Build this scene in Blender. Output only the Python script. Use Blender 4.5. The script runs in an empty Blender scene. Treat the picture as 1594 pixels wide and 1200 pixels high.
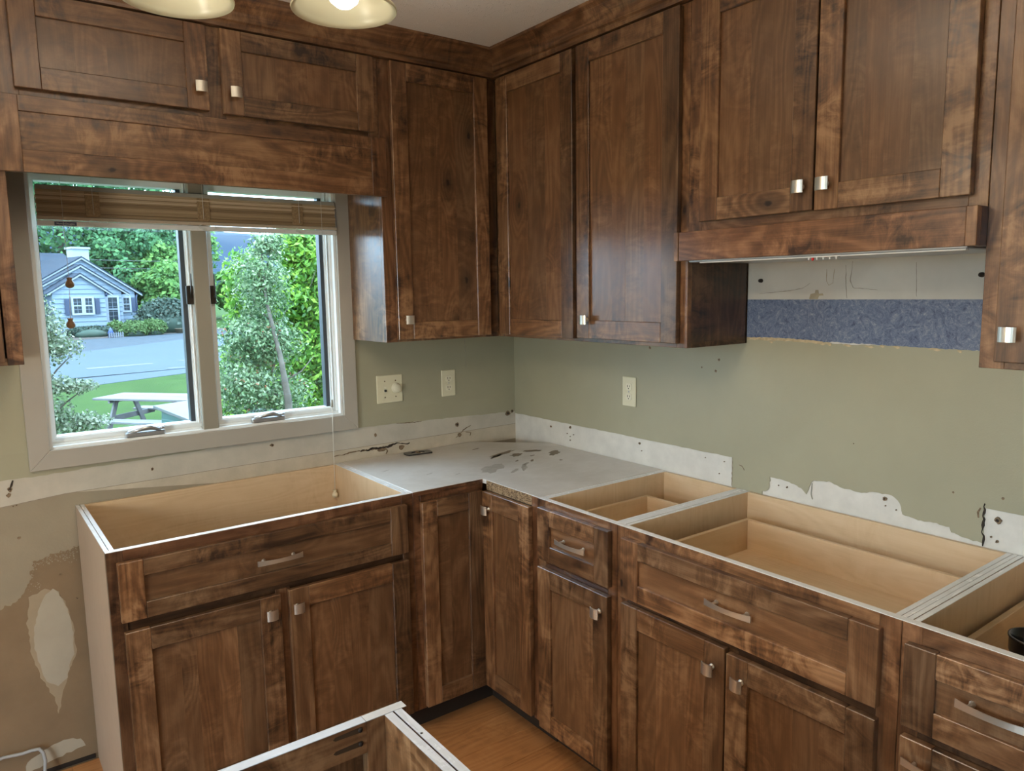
import bpy, bmesh, math, random
import numpy as np
from mathutils import Vector, Matrix, noise as mnoise

random.seed(7)
rng = np.random.default_rng(7)
SC = bpy.context.scene
COL = SC.collection
pi = math.pi

# ------------------------------------------------------------------ camera, sky, sun, exposure
cam_d = bpy.data.cameras.new('camera')
cam = bpy.data.objects.new('camera', cam_d)
COL.objects.link(cam)
_r = Vector((0.80012607, -0.59961867, -0.01599115))
_u = Vector((0.08826145, 0.09132242, 0.99190228))
_f = Vector((0.59330278, 0.79505828, -0.12599266))
cam.matrix_world = Matrix(((_r.x, _u.x, -_f.x, -2.05819), (_r.y, _u.y, -_f.y, -2.73767),
                           (_r.z, _u.z, -_f.z, 1.54215), (0, 0, 0, 1)))
cam_d.sensor_fit = 'HORIZONTAL'
cam_d.sensor_width = 36.0
cam_d.lens = 1160.86 / 1594 * 36.0
cam_d.clip_start = 0.02
cam_d.clip_end = 2000
SC.camera = cam

W = bpy.data.worlds.new('world')
SC.world = W
W.use_nodes = True
wn = W.node_tree.nodes
wl = W.node_tree.links
wn.clear()
w_out = wn.new('ShaderNodeOutputWorld')
w_bg = wn.new('ShaderNodeBackground')
w_tc = wn.new('ShaderNodeTexCoord')
w_sep = wn.new('ShaderNodeSeparateXYZ')
w_rmp = wn.new('ShaderNodeValToRGB')
w_rmp.color_ramp.elements[0].position = 0.0
w_rmp.color_ramp.elements[0].color = (0.56, 0.79, 1.0, 1)
w_rmp.color_ramp.elements[1].position = 0.5
w_rmp.color_ramp.elements[1].color = (0.60, 0.81, 1.0, 1)
wl.new(w_tc.outputs['Generated'], w_sep.inputs[0])
wl.new(w_sep.outputs['Z'], w_rmp.inputs[0])
wl.new(w_rmp.outputs[0], w_bg.inputs[0])
w_bg.inputs[1].default_value = 9.0
wl.new(w_bg.outputs[0], w_out.inputs[0])


def light(name, kind, loc, energy, color, size=0.03, rot=(0, 0, 0), sizey=None):
    d = bpy.data.lights.new(name, kind)
    d.energy = energy
    d.color = color
    if kind == 'POINT':
        d.shadow_soft_size = size
    if kind == 'SUN':
        d.angle = size
    if kind == 'AREA':
        d.shape = 'RECTANGLE'
        d.size = size
        d.size_y = sizey or size
    o = bpy.data.objects.new(name, d)
    o.location = loc
    o.rotation_euler = rot
    COL.objects.link(o)
    return o


light('sun', 'SUN', (0, 0, 30), 2.0, (1.0, 0.95, 0.86), math.radians(8), (math.radians(38), 0, math.radians(-28)))
# light portals in the openings (they only guide the sky light)
for nm, lc, rt, sx, sy in (('window_portal', (-1.35, 0.16, 1.52), (math.radians(-90), 0, 0), 1.0, 0.95),
                           ('added_door_portal', (-4.48, -2.95, 1.05), (math.radians(90), 0, math.radians(-90)), 1.9, 2.1)):
    po = light(nm, 'AREA', lc, 1, (1, 1, 1), sx, rt, sy)
    po.data.cycles.is_portal = True
FILL_L, BULB_W, LAMP_Z = 46.0, 5.5, 1.28
SC.view_settings.view_transform = 'Standard'
SC.view_settings.look = 'None'
SC.view_settings.gamma = 1
SC.view_settings.use_curve_mapping = False
SC.view_settings.exposure = 0.55
SC.cycles.use_denoising = True
SC.cycles.max_bounces = 8
SC.cycles.diffuse_bounces = 5
SC.cycles.glossy_bounces = 3
SC.cycles.transparent_max_bounces = 12
SC.cycles.caustics_reflective = False
SC.cycles.caustics_refractive = False
SC.cycles.sample_clamp_indirect = 6.0

# ------------------------------------------------------------------ materials
MATS = {}


def newmat(name):
    m = bpy.data.materials.new(name)
    m.use_nodes = True
    nt = m.node_tree
    nt.nodes.clear()
    out = nt.nodes.new('ShaderNodeOutputMaterial')
    b = nt.nodes.new('ShaderNodeBsdfPrincipled')
    nt.links.new(b.outputs[0], out.inputs[0])
    MATS[name] = m
    return m, nt, b, out


class G:
    """tiny node helper"""
    def __init__(s, nt):
        s.nt = nt

    def n(s, t, **k):
        x = s.nt.nodes.new(t)
        for a, v in k.items():
            setattr(x, a, v)
        return x

    def lk(s, a, b):
        s.nt.links.new(a, b)

    def math(s, op, a, b=None, c=None, clamp=False):
        x = s.n('ShaderNodeMath', operation=op, use_clamp=clamp)
        for i, v in enumerate((a, b, c)):
            if v is None:
                continue
            if isinstance(v, (int, float)):
                x.inputs[i].default_value = v
            else:
                s.lk(v, x.inputs[i])
        return x.outputs[0]

    def vmath(s, op, a, b):
        x = s.n('ShaderNodeVectorMath', operation=op)
        for i, v in enumerate((a, b)):
            if isinstance(v, (tuple, list)):
                x.inputs[i].default_value = v
            else:
                s.lk(v, x.inputs[i])
        return x.outputs[0]

    def noise(s, vec, scale, detail=2.0, rough=0.5, dist=0.0):
        x = s.n('ShaderNodeTexNoise')
        x.inputs['Scale'].default_value = scale
        x.inputs['Detail'].default_value = detail
        x.inputs['Roughness'].default_value = rough
        x.inputs['Distortion'].default_value = dist
        if vec is not None:
            s.lk(vec, x.inputs['Vector'])
        return x.outputs[0]

    def ramp(s, fac, stops, interp='LINEAR'):
        x = s.n('ShaderNodeValToRGB')
        cr = x.color_ramp
        cr.interpolation = interp
        while len(cr.elements) < len(stops):
            cr.elements.new(0.5)
        for e, (p, c) in zip(cr.elements, stops):
            e.position = p
            e.color = (c, c, c, 1) if isinstance(c, (int, float)) else (*c, 1)
        s.lk(fac, x.inputs[0])
        return x.outputs[0]

    def mix(s, fac, a, b, mode='MIX'):
        x = s.n('ShaderNodeMixRGB', blend_type=mode)
        for i, v in enumerate((fac, a, b)):
            if isinstance(v, (int, float)):
                x.inputs[i].default_value = v if i == 0 else (v, v, v, 1)
            elif isinstance(v, (tuple, list)):
                x.inputs[i].default_value = (*v, 1)
            else:
                s.lk(v, x.inputs[i])
        return x.outputs[0]

    def bump(s, h, strength, dist, b):
        x = s.n('ShaderNodeBump')
        x.inputs['Strength'].default_value = strength
        x.inputs['Distance'].default_value = dist
        s.lk(h, x.inputs['Height'])
        s.lk(x.outputs[0], b.inputs['Normal'])


def setp(b, rough=0.5, metal=0.0, spec=0.5, color=None, coat=0.0):
    b.inputs['Roughness'].default_value = rough
    b.inputs['Metallic'].default_value = metal
    b.inputs['Specular IOR Level'].default_value = spec
    b.inputs['Coat Weight'].default_value = coat
    b.inputs['Coat Roughness'].default_value = 0.2
    if color:
        b.inputs['Base Color'].default_value = (*color, 1)


def plain(name, color, rough=0.6, metal=0.0, spec=0.4, var=0.12, scale=8.0, bump=0.0, bscale=120.0):
    m, nt, b, out = newmat(name)
    g = G(nt)
    setp(b, rough, metal, spec, color)
    tc = g.n('ShaderNodeTexCoord').outputs['Object']
    nz = g.noise(tc, scale, 4, 0.6)
    f = g.ramp(nz, [(0.3, 1 - var), (0.7, 1 + var * 0.6)])
    c = g.mix(1.0, color, f, 'MULTIPLY')
    g.lk(c, b.inputs['Base Color'])
    if bump:
        g.bump(g.noise(tc, bscale, 3), bump, 0.002, b)
    return m


def wood(name, ax, dark, mid, lite, rough=0.36, knots=True, fig=1.0, coat=0.15, contrast=1.0):
    """stained knotty wood with its grain along axis ax of the piece"""
    m, nt, b, out = newmat(name)
    g = G(nt)
    setp(b, rough, 0, 0.45, None, coat)
    tc = g.n('ShaderNodeTexCoord').outputs['Object']
    oi = g.n('ShaderNodeObjectInfo')
    rnd = g.vmath('MULTIPLY', oi.outputs['Random'], (31.7, 53.1, 71.9))
    p = g.vmath('ADD', tc, rnd)

    def sc(along, across=1.0):
        v = [across] * 3
        v[ax] = along
        return g.vmath('MULTIPLY', p, tuple(v))
    # broad rings -> cathedral figure
    big = g.noise(sc(0.16), 7.0, 2, 0.5, 0.25)
    kv = g.n('ShaderNodeTexVoronoi', voronoi_dimensions='2D')
    kv.inputs['Scale'].default_value = 3.4
    sp = g.n('ShaderNodeSeparateXYZ')
    g.lk(p, sp.inputs[0])
    kc = g.n('ShaderNodeCombineXYZ')
    o1, o2 = [q for q in (0, 1, 2) if q != ax]
    g.lk(g.math('MULTIPLY', sp.outputs[ax], 0.55), kc.inputs[0])
    g.lk(g.math('ADD', sp.outputs[o1], sp.outputs[o2]), kc.inputs[1])
    g.lk(kc.outputs[0], kv.inputs['Vector'])
    kd = kv.outputs['Distance']
    ks = g.n('ShaderNodeSeparateColor')
    g.lk(kv.outputs['Color'], ks.inputs[0])
    ksel = g.math('GREATER_THAN', ks.outputs[0], 0.72)
    near = g.math('MULTIPLY', g.ramp(kd, [(0.0, 1.0), (0.28, 0.0)], 'EASE'), ksel)
    fld = g.math('ADD', big, g.math('MULTIPLY', near, 0.22 if knots else 0.0))
    rings = g.math('SINE', g.math('MULTIPLY', fld, 95.0))
    rings = g.math('MULTIPLY_ADD', rings, 0.5, 0.5)
    fib = g.noise(sc(6.0, 300.0), 1.0, 3, 0.6)
    fib2 = g.noise(sc(1.2, 46.0), 1.0, 3, 0.7)
    blot = g.noise(sc(0.5), 8.5, 6, 0.66, 0.8)
    curl = g.noise(sc(1.0, 0.5), 20.0, 5, 0.66, 1.4)
    cmask = g.ramp(g.noise(sc(0.8), 5.5, 1), [(0.42, 0.0), (0.62, 1.0)])
    t = g.math('MULTIPLY', rings, 0.15 * contrast)
    t = g.math('ADD', t, g.math('MULTIPLY', fib, 0.34 * contrast))
    t = g.math('ADD', t, g.math('MULTIPLY', fib2, 0.30 * contrast))
    t = g.math('ADD', t, g.math('MULTIPLY', g.math('SUBTRACT', blot, 0.5), 1.05 * fig))
    t = g.math('ADD', t, g.math('MULTIPLY', g.math('MULTIPLY', g.math('SUBTRACT', curl, 0.5), 1.5 * fig), cmask))
    t = g.math('ADD', t, 0.5 - 0.395 * contrast + 0.02)
    col = g.ramp(t, [(0.22, dark), (0.5, mid), (0.80, lite)])
    if knots:
        kr = g.math('ADD', kd, g.math('MULTIPLY', g.noise(p, 70.0, 2), 0.03))
        core = g.math('MULTIPLY', g.ramp(kr, [(0.028, 1.0), (0.042, 0.0)]), ksel)
        halo = g.math('MULTIPLY', g.ramp(kr, [(0.03, 0.62), (0.17, 0.0)], 'EASE'), ksel)
        col = g.mix(halo, col, tuple(x * 0.55 for x in dark))
        col = g.mix(core, col, tuple(x * 0.35 for x in dark))
    col = g.mix(1.0, col, oi.outputs['Color'], 'MULTIPLY')
    g.lk(col, b.inputs['Base Color'])
    g.lk(g.ramp(t, [(0.2, rough - 0.05), (0.8, rough + 0.08)]), b.inputs['Roughness'])
    g.bump(g.math('ADD', fib, g.math('MULTIPLY', rings, 0.3)), 0.12, 0.0006, b)
    return m


AL = dict(dark=(0.036, 0.0165, 0.0085), mid=(0.142, 0.067, 0.0285), lite=(0.285, 0.158, 0.077))
for i, a in enumerate('xyz'):
    wood('alder_' + a, i, **AL, fig=1.0, coat=0.42)
    wood('panel_' + a, i, **AL, fig=0.48, coat=0.42, contrast=0.6)
    wood('maple_' + a, i, (0.50, 0.34, 0.19), (0.62, 0.45, 0.275), (0.70, 0.54, 0.36), rough=0.42, knots=False, fig=0.35, coat=0.1, contrast=0.6)
    wood('ply_' + a, i, (0.52, 0.51, 0.49), (0.68, 0.68, 0.67), (0.78, 0.78, 0.78), rough=0.24, knots=False, fig=0.3, coat=0.0, contrast=0.5)
wood('floor_wood', 0, (0.25, 0.105, 0.036), (0.42, 0.19, 0.070), (0.52, 0.27, 0.115), rough=0.34, knots=False, fig=0.45, coat=0.2, contrast=1.0)
wood('side_ply', 2, (0.27, 0.20, 0.145), (0.38, 0.30, 0.225), (0.44, 0.36, 0.28), rough=0.5, knots=False, fig=0.25, coat=0.0, contrast=0.4)
wood('weathered_wood', 0, (0.046, 0.049, 0.053), (0.077, 0.082, 0.086), (0.105, 0.112, 0.116), rough=0.8, knots=False, fig=0.5, coat=0.0)
# bare rough strip over the corner door
m, nt, b, out = newmat('rough_strip')
g = G(nt)
setp(b, 0.7, 0, 0.3)
tc = g.n('ShaderNodeTexCoord').outputs['Object']
v = g.noise(g.vmath('MULTIPLY', tc, (1, 1, 1.6)), 150, 4, 0.7)
g.lk(g.ramp(v, [(0.38, (0.05, 0.026, 0.012)), (0.5, (0.20, 0.125, 0.06)), (0.62, (0.32, 0.22, 0.12))]), b.inputs['Base Color'])
g.bump(v, 0.6, 0.003, b)

plain('sage_paint', (0.345, 0.329, 0.230), 0.42, var=0.06, scale=3, bump=0.15, bscale=260)
plain('plaster_white', (0.64, 0.62, 0.56), 0.75, var=0.10, scale=14, bump=0.2, bscale=150)
plain('plaster_band', (0.479, 0.449, 0.376), 0.7, var=0.12, scale=9, bump=0.2, bscale=90)
plain('band_low', (0.50, 0.44, 0.335), 0.75, var=0.14, scale=12, bump=0.2, bscale=90)
plain('cream_plaster', (0.287, 0.244, 0.173), 0.8, var=0.08, scale=7, bump=0.25, bscale=120)
plain('hood_plaster', (0.56, 0.53, 0.46), 0.75, var=0.10, scale=6, bump=0.15, bscale=90)
plain('tan_board', (0.214, 0.149, 0.086), 0.85, var=0.12, scale=6, bump=0.2, bscale=90)
plain('spackle', (0.377, 0.339, 0.264), 0.8, var=0.07, scale=10, bump=0.1, bscale=80)
plain('spackle_thin', (0.324, 0.259, 0.173), 0.8, var=0.1, scale=10)
plain('torn_paper', (0.52, 0.42, 0.26), 0.9, var=0.3, scale=60, bump=0.6, bscale=150)
plain('glue_stain', (0.36, 0.30, 0.20), 0.7, var=0.15, scale=20)
plain('hole_dark', (0.035, 0.025, 0.018), 0.9, var=0.3, scale=90)
plain('chip_brown', (0.20, 0.14, 0.085), 0.9, var=0.5, scale=120)
plain('pencil', (0.26, 0.22, 0.17), 0.8, var=0.3, scale=60)
plain('grain_line', (0.10, 0.055, 0.03), 0.7)
plain('scuff', (0.30, 0.29, 0.235), 0.6, var=0.2, scale=60)
plain('sill_white', (0.76, 0.755, 0.72), 0.4, var=0.03, scale=5)
plain('vinyl_white', (0.80, 0.82, 0.80), 0.32, var=0.02, scale=5)
plain('casing_paint', (0.382, 0.357, 0.307), 0.38, var=0.04, scale=4)
plain('mullion_paint', (0.286, 0.263, 0.208), 0.4, var=0.04, scale=4)
plain('gasket', (0.05, 0.06, 0.07), 0.4)
plain('latch_bronze', (0.035, 0.027, 0.02), 0.35, metal=0.4)
plain('crank_metal', (0.48, 0.50, 0.52), 0.3, metal=0.85, var=0.05)
plain('cream_plastic', (0.66, 0.62, 0.44), 0.35, var=0.03, spec=0.5)
plain('cream_insert', (0.72, 0.68, 0.52), 0.3, var=0.03, spec=0.5)
plain('dark_slot', (0.03, 0.025, 0.02), 0.6)
plain('black_plastic', (0.012, 0.012, 0.014), 0.28, spec=0.6)
plain('cable_grey', (0.350, 0.364, 0.371), 0.45)
plain('steel_liner', (0.55, 0.56, 0.57), 0.35, metal=0.6, var=0.05)
plain('pocket_brown', (0.07, 0.038, 0.018), 0.7)
plain('button_white', (0.85, 0.85, 0.85), 0.4)
plain('button_red', (0.7, 0.03, 0.03), 0.35)
plain('cord_white', (0.70, 0.70, 0.64), 0.7)
plain('tassel_wood', (0.23, 0.14, 0.07), 0.5, var=0.2, scale=60)
plain('woven_tape', (0.345, 0.232, 0.120), 0.8, var=0.35, scale=160)
plain('tassel_ivory', (0.75, 0.66, 0.46), 0.4)
plain('rail_beige', (0.528, 0.432, 0.312), 0.5)
plain('rail_silver', (0.36, 0.355, 0.30), 0.35)
plain('tag_blue', (0.05, 0.06, 0.14), 0.4)
plain('toe_dark', (0.03, 0.02, 0.013), 0.7)
plain('gap_dark', (0.02, 0.013, 0.009), 0.8)
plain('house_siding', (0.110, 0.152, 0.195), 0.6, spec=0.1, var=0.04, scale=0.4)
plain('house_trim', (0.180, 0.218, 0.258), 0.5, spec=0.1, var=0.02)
plain('house_roof', (0.017, 0.026, 0.039), 0.85, spec=0.1, var=0.2, scale=1.6)
plain('shutter_navy', (0.012, 0.027, 0.061), 0.5)
plain('house_glass', (0.012, 0.022, 0.030), 0.4, spec=0.15)
plain('asphalt_light', (0.035, 0.053, 0.069), 0.9, spec=0.1, var=0.08, scale=0.25)
plain('gravel_grey', (0.030, 0.042, 0.054), 0.95, spec=0.1, var=0.3, scale=2.5)
plain('lot_line', (0.075, 0.083, 0.087), 0.8, spec=0.1, var=0.2)
plain('bark', (0.090, 0.084, 0.072), 0.9, spec=0.1, var=0.35, scale=18, bump=0.5, bscale=60)
plain('box_green', (0.018, 0.065, 0.060), 0.5)
plain('box_lid', (0.074, 0.083, 0.083), 0.5, spec=0.1)
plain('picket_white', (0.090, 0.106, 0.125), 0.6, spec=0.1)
plain('ornament_navy', (0.03, 0.06, 0.16), 0.5)
plain('planter_tan', (0.055, 0.050, 0.033), 0.7)
plain('wire_dark', (0.060, 0.070, 0.075), 0.7)
plain('pole_wood', (0.096, 0.078, 0.060), 0.9)
plain('mulch', (0.048, 0.044, 0.040), 0.95, spec=0.1, var=0.4, scale=4)
plain('hazy_hill', (0.013, 0.027, 0.047), 0.95, spec=0.1, var=0.15, scale=0.02)  # blue distance haze is put into the hill colour
plain('curtain_wall', (0.45, 0.43, 0.36), 0.7)
plain('plain_wall', (0.66, 0.63, 0.56), 0.6, var=0.03)
plain('exterior_wall', (0.6, 0.6, 0.58), 0.7)
plain('white_vinyl_fence', (0.75, 0.80, 0.82), 0.6)

# counter substrate top: dusty melamine with stains
m, nt, b, out = newmat('dusty_top')
g = G(nt)
setp(b, 0.40, 0, 0.6, None, 0.5)
tc = g.n('ShaderNodeTexCoord').outputs['Object']
n1 = g.noise(tc, 5, 5, 0.6)
n2 = g.noise(g.vmath('MULTIPLY', tc, (1, 2.5, 1)), 22, 4, 0.7)
c = g.ramp(n1, [(0.3, (0.54, 0.50, 0.45)), (0.7, (0.66, 0.63, 0.59))])
c = g.mix(g.ramp(n2, [(0.58, 0.0), (0.75, 0.45)]), c, (0.72, 0.71, 0.70))
g.lk(c, b.inputs['Base Color'])
g.lk(g.ramp(n2, [(0.3, 0.34), (0.7, 0.6)]), b.inputs['Roughness'])
plain('top_stain', (0.21, 0.165, 0.115), 0.5, var=0.25, scale=40)
plain('top_stain_light', (0.37, 0.34, 0.295), 0.5, var=0.15, scale=30)

# blue mottled laminate
m, nt, b, out = newmat('blue_laminate')
g = G(nt)
setp(b, 0.42, 0, 0.4)
tc = g.n('ShaderNodeTexCoord').outputs['Object']
w1 = g.noise(tc, 28, 5, 0.7, 2.5)
w2 = g.noise(tc, 75, 4, 0.7, 3.0)
s1 = g.math('ADD', g.math('MULTIPLY', w1, 0.6), g.math('MULTIPLY', w2, 0.4))
g.lk(g.ramp(s1, [(0.36, (0.045, 0.065, 0.12)), (0.48, (0.115, 0.15, 0.235)), (0.56, (0.17, 0.205, 0.28)), (0.68, (0.34, 0.37, 0.40))]), b.inputs['Base Color'])

# ceiling
m, nt, b, out = newmat('ceiling_texture')
g = G(nt)
setp(b, 0.8, 0, 0.3, (0.7, 0.67, 0.64))
tc = g.n('ShaderNodeTexCoord').outputs['Object']
v = g.n('ShaderNodeTexVoronoi')
v.inputs['Scale'].default_value = 130
g.lk(tc, v.inputs['Vector'])
hh = g.ramp(g.math('ADD', v.outputs['Distance'], g.math('MULTIPLY', g.noise(tc, 35, 3), 0.8)), [(0.42, 1.0), (0.7, 0.0)])
g.lk(g.mix(hh, (0.66, 0.64, 0.61), (0.82, 0.81, 0.79)), b.inputs['Base Color'])
g.bump(hh, 0.8, 0.004, b)

# brushed nickel
m, nt, b, out = newmat('brushed_nickel')
g = G(nt)
setp(b, 0.34, 0.92, 0.5, (0.70, 0.66, 0.58))
tc = g.n('ShaderNodeTexCoord').outputs['Object']

# bamboo
m, nt, b, out = newmat('bamboo')
g = G(nt)
setp(b, 0.55, 0, 0.3)
tc = g.n('ShaderNodeTexCoord').outputs['Object']
gi = g.n('ShaderNodeNewGeometry')
v = g.noise(g.vmath('MULTIPLY', tc, (3, 1, 400)), 1.0, 3)
v = g.math('ADD', g.math('MULTIPLY', v, 0.5), g.math('MULTIPLY', gi.outputs['Random Per Island'], 0.5))
g.lk(g.ramp(v, [(0.25, (0.22, 0.145, 0.075)), (0.5, (0.48, 0.345, 0.20)), (0.75, (0.70, 0.56, 0.38))]), b.inputs['Base Color'])

# lamp glass: cream alabaster shade, translucent
m, nt, b, out = newmat('shade_glass')
g = G(nt)
setp(b, 0.3, 0, 0.5, (0.60, 0.575, 0.43))
tr = g.n('ShaderNodeBsdfTranslucent')
tr.inputs[0].default_value = (0.78, 0.74, 0.55, 1)
mx = g.n('ShaderNodeMixShader')
mx.inputs[0].default_value = 0.18
g.lk(b.outputs[0], mx.inputs[1])
g.lk(tr.outputs[0], mx.inputs[2])
g.lk(mx.outputs[0], out.inputs[0])


def emis(name, col, s):
    m, nt, b, out = newmat(name)
    b.inputs['Base Color'].default_value = (*col, 1)
    b.inputs['Emission Color'].default_value = (*col, 1)
    b.inputs['Emission Strength'].default_value = s


emis('bulb_glow', (1.0, 0.93, 0.82), 3.2)
emis('fill_glow', (1.0, 0.92, 0.78), FILL_L)  # glow of the added, unseen fill lamp


def glassmat(name, tint, gloss_rough=0.0):
    m, nt, b, out = newmat(name)
    g = G(nt)
    nt.nodes.remove(b)
    t = g.n('ShaderNodeBsdfTransparent')
    t.inputs[0].default_value = (*tint, 1)
    gl = g.n('ShaderNodeBsdfGlossy')
    gl.inputs['Roughness'].default_value = gloss_rough
    gl.inputs['Color'].default_value = (0.9, 0.95, 1, 1)
    geo = g.n('ShaderNodeNewGeometry')
    dt = g.n('ShaderNodeVectorMath', operation='DOT_PRODUCT')
    g.lk(geo.outputs['Normal'], dt.inputs[0])
    g.lk(geo.outputs['Incoming'], dt.inputs[1])
    ca = g.math('SUBTRACT', 1.0, g.math('ABSOLUTE', dt.outputs['Value']), clamp=True)
    fres = g.math('MULTIPLY_ADD', g.math('POWER', ca, 5.0), 0.96, 0.04)
    mx = g.n('ShaderNodeMixShader')
    g.lk(fres, mx.inputs[0])
    g.lk(t.outputs[0], mx.inputs[1])
    g.lk(gl.outputs[0], mx.inputs[2])
    g.lk(mx.outputs[0], out.inputs[0])


glassmat('window_glass', (0.97, 0.99, 1.0))


def leafmat(name, c0, c1, c2, gloss=0.35):
    m, nt, b, out = newmat(name)
    g = G(nt)
    setp(b, gloss, 0, 0.22)
    gi = g.n('ShaderNodeNewGeometry')
    tc = g.n('ShaderNodeTexCoord').outputs['Object']
    v = g.math('ADD', g.math('MULTIPLY', gi.outputs['Random Per Island'], 0.6), g.math('MULTIPLY', g.noise(tc, 1.3, 3), 0.4))
    c = g.ramp(v, [(0.2, c0), (0.5, c1), (0.85, c2)])
    g.lk(c, b.inputs['Base Color'])
    tr = g.n('ShaderNodeBsdfTranslucent')
    g.lk(c, tr.inputs[0])
    mx = g.n('ShaderNodeMixShader')
    mx.inputs[0].default_value = 0.35
    g.lk(b.outputs[0], mx.inputs[1])
    g.lk(tr.outputs[0], mx.inputs[2])
    g.lk(mx.outputs[0], out.inputs[0])


leafmat('leaf_holly', (0.030, 0.072, 0.035), (0.095, 0.175, 0.075), (0.27, 0.36, 0.22), 0.25)
leafmat('leaf_bright', (0.0355, 0.1064, 0.0222), (0.0887, 0.2307, 0.0310), (0.2395, 0.3993, 0.0532), 0.35)
leafmat('leaf_shrub', (0.0413, 0.0758, 0.0345), (0.1035, 0.1517, 0.0897), (0.2621, 0.3103, 0.2344), 0.3)
leafmat('leaf_far', (0.0260, 0.0736, 0.0347), (0.0564, 0.1560, 0.0693), (0.0954, 0.2341, 0.0867), 0.7)
leafmat('leaf_far_lime', (0.0404, 0.1029, 0.0331), (0.0807, 0.1909, 0.0514), (0.1322, 0.2643, 0.0662), 0.7)
leafmat('leaf_hedge', (0.0133, 0.0318, 0.0239), (0.0292, 0.0583, 0.0451), (0.0636, 0.0955, 0.0796), 0.6)
leafmat('leaf_round', (0.0265, 0.0636, 0.0159), (0.0530, 0.1114, 0.0318), (0.0849, 0.1485, 0.0530), 0.6)
plain('berry', (0.294, 0.070, 0.035), 0.4)
m, nt, b, out = newmat('grass')
g = G(nt)
setp(b, 0.9, 0, 0.05)
tc = g.n('ShaderNodeTexCoord').outputs['Object']
v = g.math('ADD', g.math('MULTIPLY', g.noise(tc, 0.8, 4, 0.6), 0.6), g.math('MULTIPLY', g.noise(tc, 14, 3, 0.7), 0.4))
g.lk(g.ramp(v, [(0.35, (0.017, 0.042, 0.009)), (0.65, (0.030, 0.066, 0.014))]), b.inputs['Base Color'])
g.bump(g.noise(tc, 40, 3), 0.8, 0.05, b)

M = MATS

# ------------------------------------------------------------------ geometry helpers
WORLD = {}


def link(name, me, mat, parent=None, wloc=(0, 0, 0), color=None):
    o = bpy.data.objects.new(name, me)
    COL.objects.link(o)
    wl_ = Vector(wloc)
    WORLD[o.name] = wl_
    if parent is not None:
        o.parent = parent
        o.location = wl_ - WORLD[parent.name]
    else:
        o.location = wl_
    if mat is not None and len(me.materials) == 0:
        me.materials.append(M[mat] if isinstance(mat, str) else mat)
    if color is not None:
        o.color = (*color, 1) if len(color) == 3 else color
    return o


def empty(name, loc, label=None, cat=None, group=None, kind=None):
    o = bpy.data.objects.new(name, None)
    COL.objects.link(o)
    o.location = loc
    o.empty_display_size = 0.1
    WORLD[o.name] = Vector(loc)
    tag(o, label, cat, group, kind)
    return o


def tag(o, label=None, cat=None, group=None, kind=None):
    if label:
        o['label'] = label
    if cat:
        o['category'] = cat
    if group:
        o['group'] = group
    if kind:
        o['kind'] = kind
    return o


BOXC = {}


def box(name, lo, hi, mat, parent=None, bev=0.0012, color=None):
    lo = Vector(lo)
    hi = Vector(hi)
    lo, hi = Vector(map(min, lo, hi)), Vector(map(max, lo, hi))
    c = (lo + hi) / 2
    d = (hi - lo) / 2
    key = (round(d.x, 4), round(d.y, 4), round(d.z, 4), bev, mat)
    me = BOXC.get(key)
    if me is None:
        bm = bmesh.new()
        bmesh.ops.create_cube(bm, size=2)
        for v in bm.verts:
            v.co = Vector((v.co.x * d.x, v.co.y * d.y, v.co.z * d.z))
        bb = min(bev, 0.45 * min(d.x, d.y, d.z) * 2)
        if bev > 0:
            bmesh.ops.bevel(bm, geom=bm.edges[:], offset=bb, segments=1, affect='EDGES', profile=0.5)
        me = bpy.data.meshes.new(name)
        bm.to_mesh(me)
        bm.free()
        BOXC[key] = me
    return link(name, me, mat, parent, c, color)


def boxes(name, lst, mat, parent=None, wloc=None, color=None, bev=0.0):
    """several boxes in one mesh"""
    lo = Vector((1e9,) * 3)
    for a, b_ in lst:
        lo = Vector(map(min, lo, a, b_))
    wloc = Vector(wloc) if wloc is not None else lo
    bm = bmesh.new()
    for a, b_ in lst:
        a, b_ = Vector(map(min, a, b_)), Vector(map(max, a, b_))
        c = (a + b_) / 2 - wloc
        d = (b_ - a)
        r_ = bmesh.ops.create_cube(bm, size=1, matrix=Matrix.Translation(c) @ Matrix.Diagonal((*d, 1)))
        if bev:
            es = list({e for v in r_['verts'] for e in v.link_edges})
            bmesh.ops.bevel(bm, geom=es, offset=bev, segments=1, affect='EDGES')
    me = bpy.data.meshes.new(name)
    bm.to_mesh(me)
    bm.free()
    return link(name, me, mat, parent, wloc, color)


def prism(name, pts, axis, a, b_, mat, parent=None, color=None, bev=0.0):
    """polygon pts (2D) extruded along axis ('x','y','z') from a to b_"""
    def P(u, v, w):
        return Vector((w, u, v)) if axis == 'x' else Vector((u, w, v)) if axis == 'y' else Vector((u, v, w))
    cu = sum(p[0] for p in pts) / len(pts)
    cv = sum(p[1] for p in pts) / len(pts)
    c = P(cu, cv, (a + b_) / 2)
    bm = bmesh.new()
    v0 = [bm.verts.new(P(u, v, a) - c) for u, v in pts]
    f = bm.faces.new(v0)
    r_ = bmesh.ops.extrude_face_region(bm, geom=[f])
    d = P(0, 0, b_) - P(0, 0, a)
    for v in r_['geom']:
        if isinstance(v, bmesh.types.BMVert):
            v.co += d
    bmesh.ops.recalc_face_normals(bm, faces=bm.faces[:])
    if bev:
        bmesh.ops.bevel(bm, geom=bm.edges[:], offset=bev, segments=1, affect='EDGES')
    me = bpy.data.meshes.new(name)
    bm.to_mesh(me)
    bm.free()
    return link(name, me, mat, parent, c, color)


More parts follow.
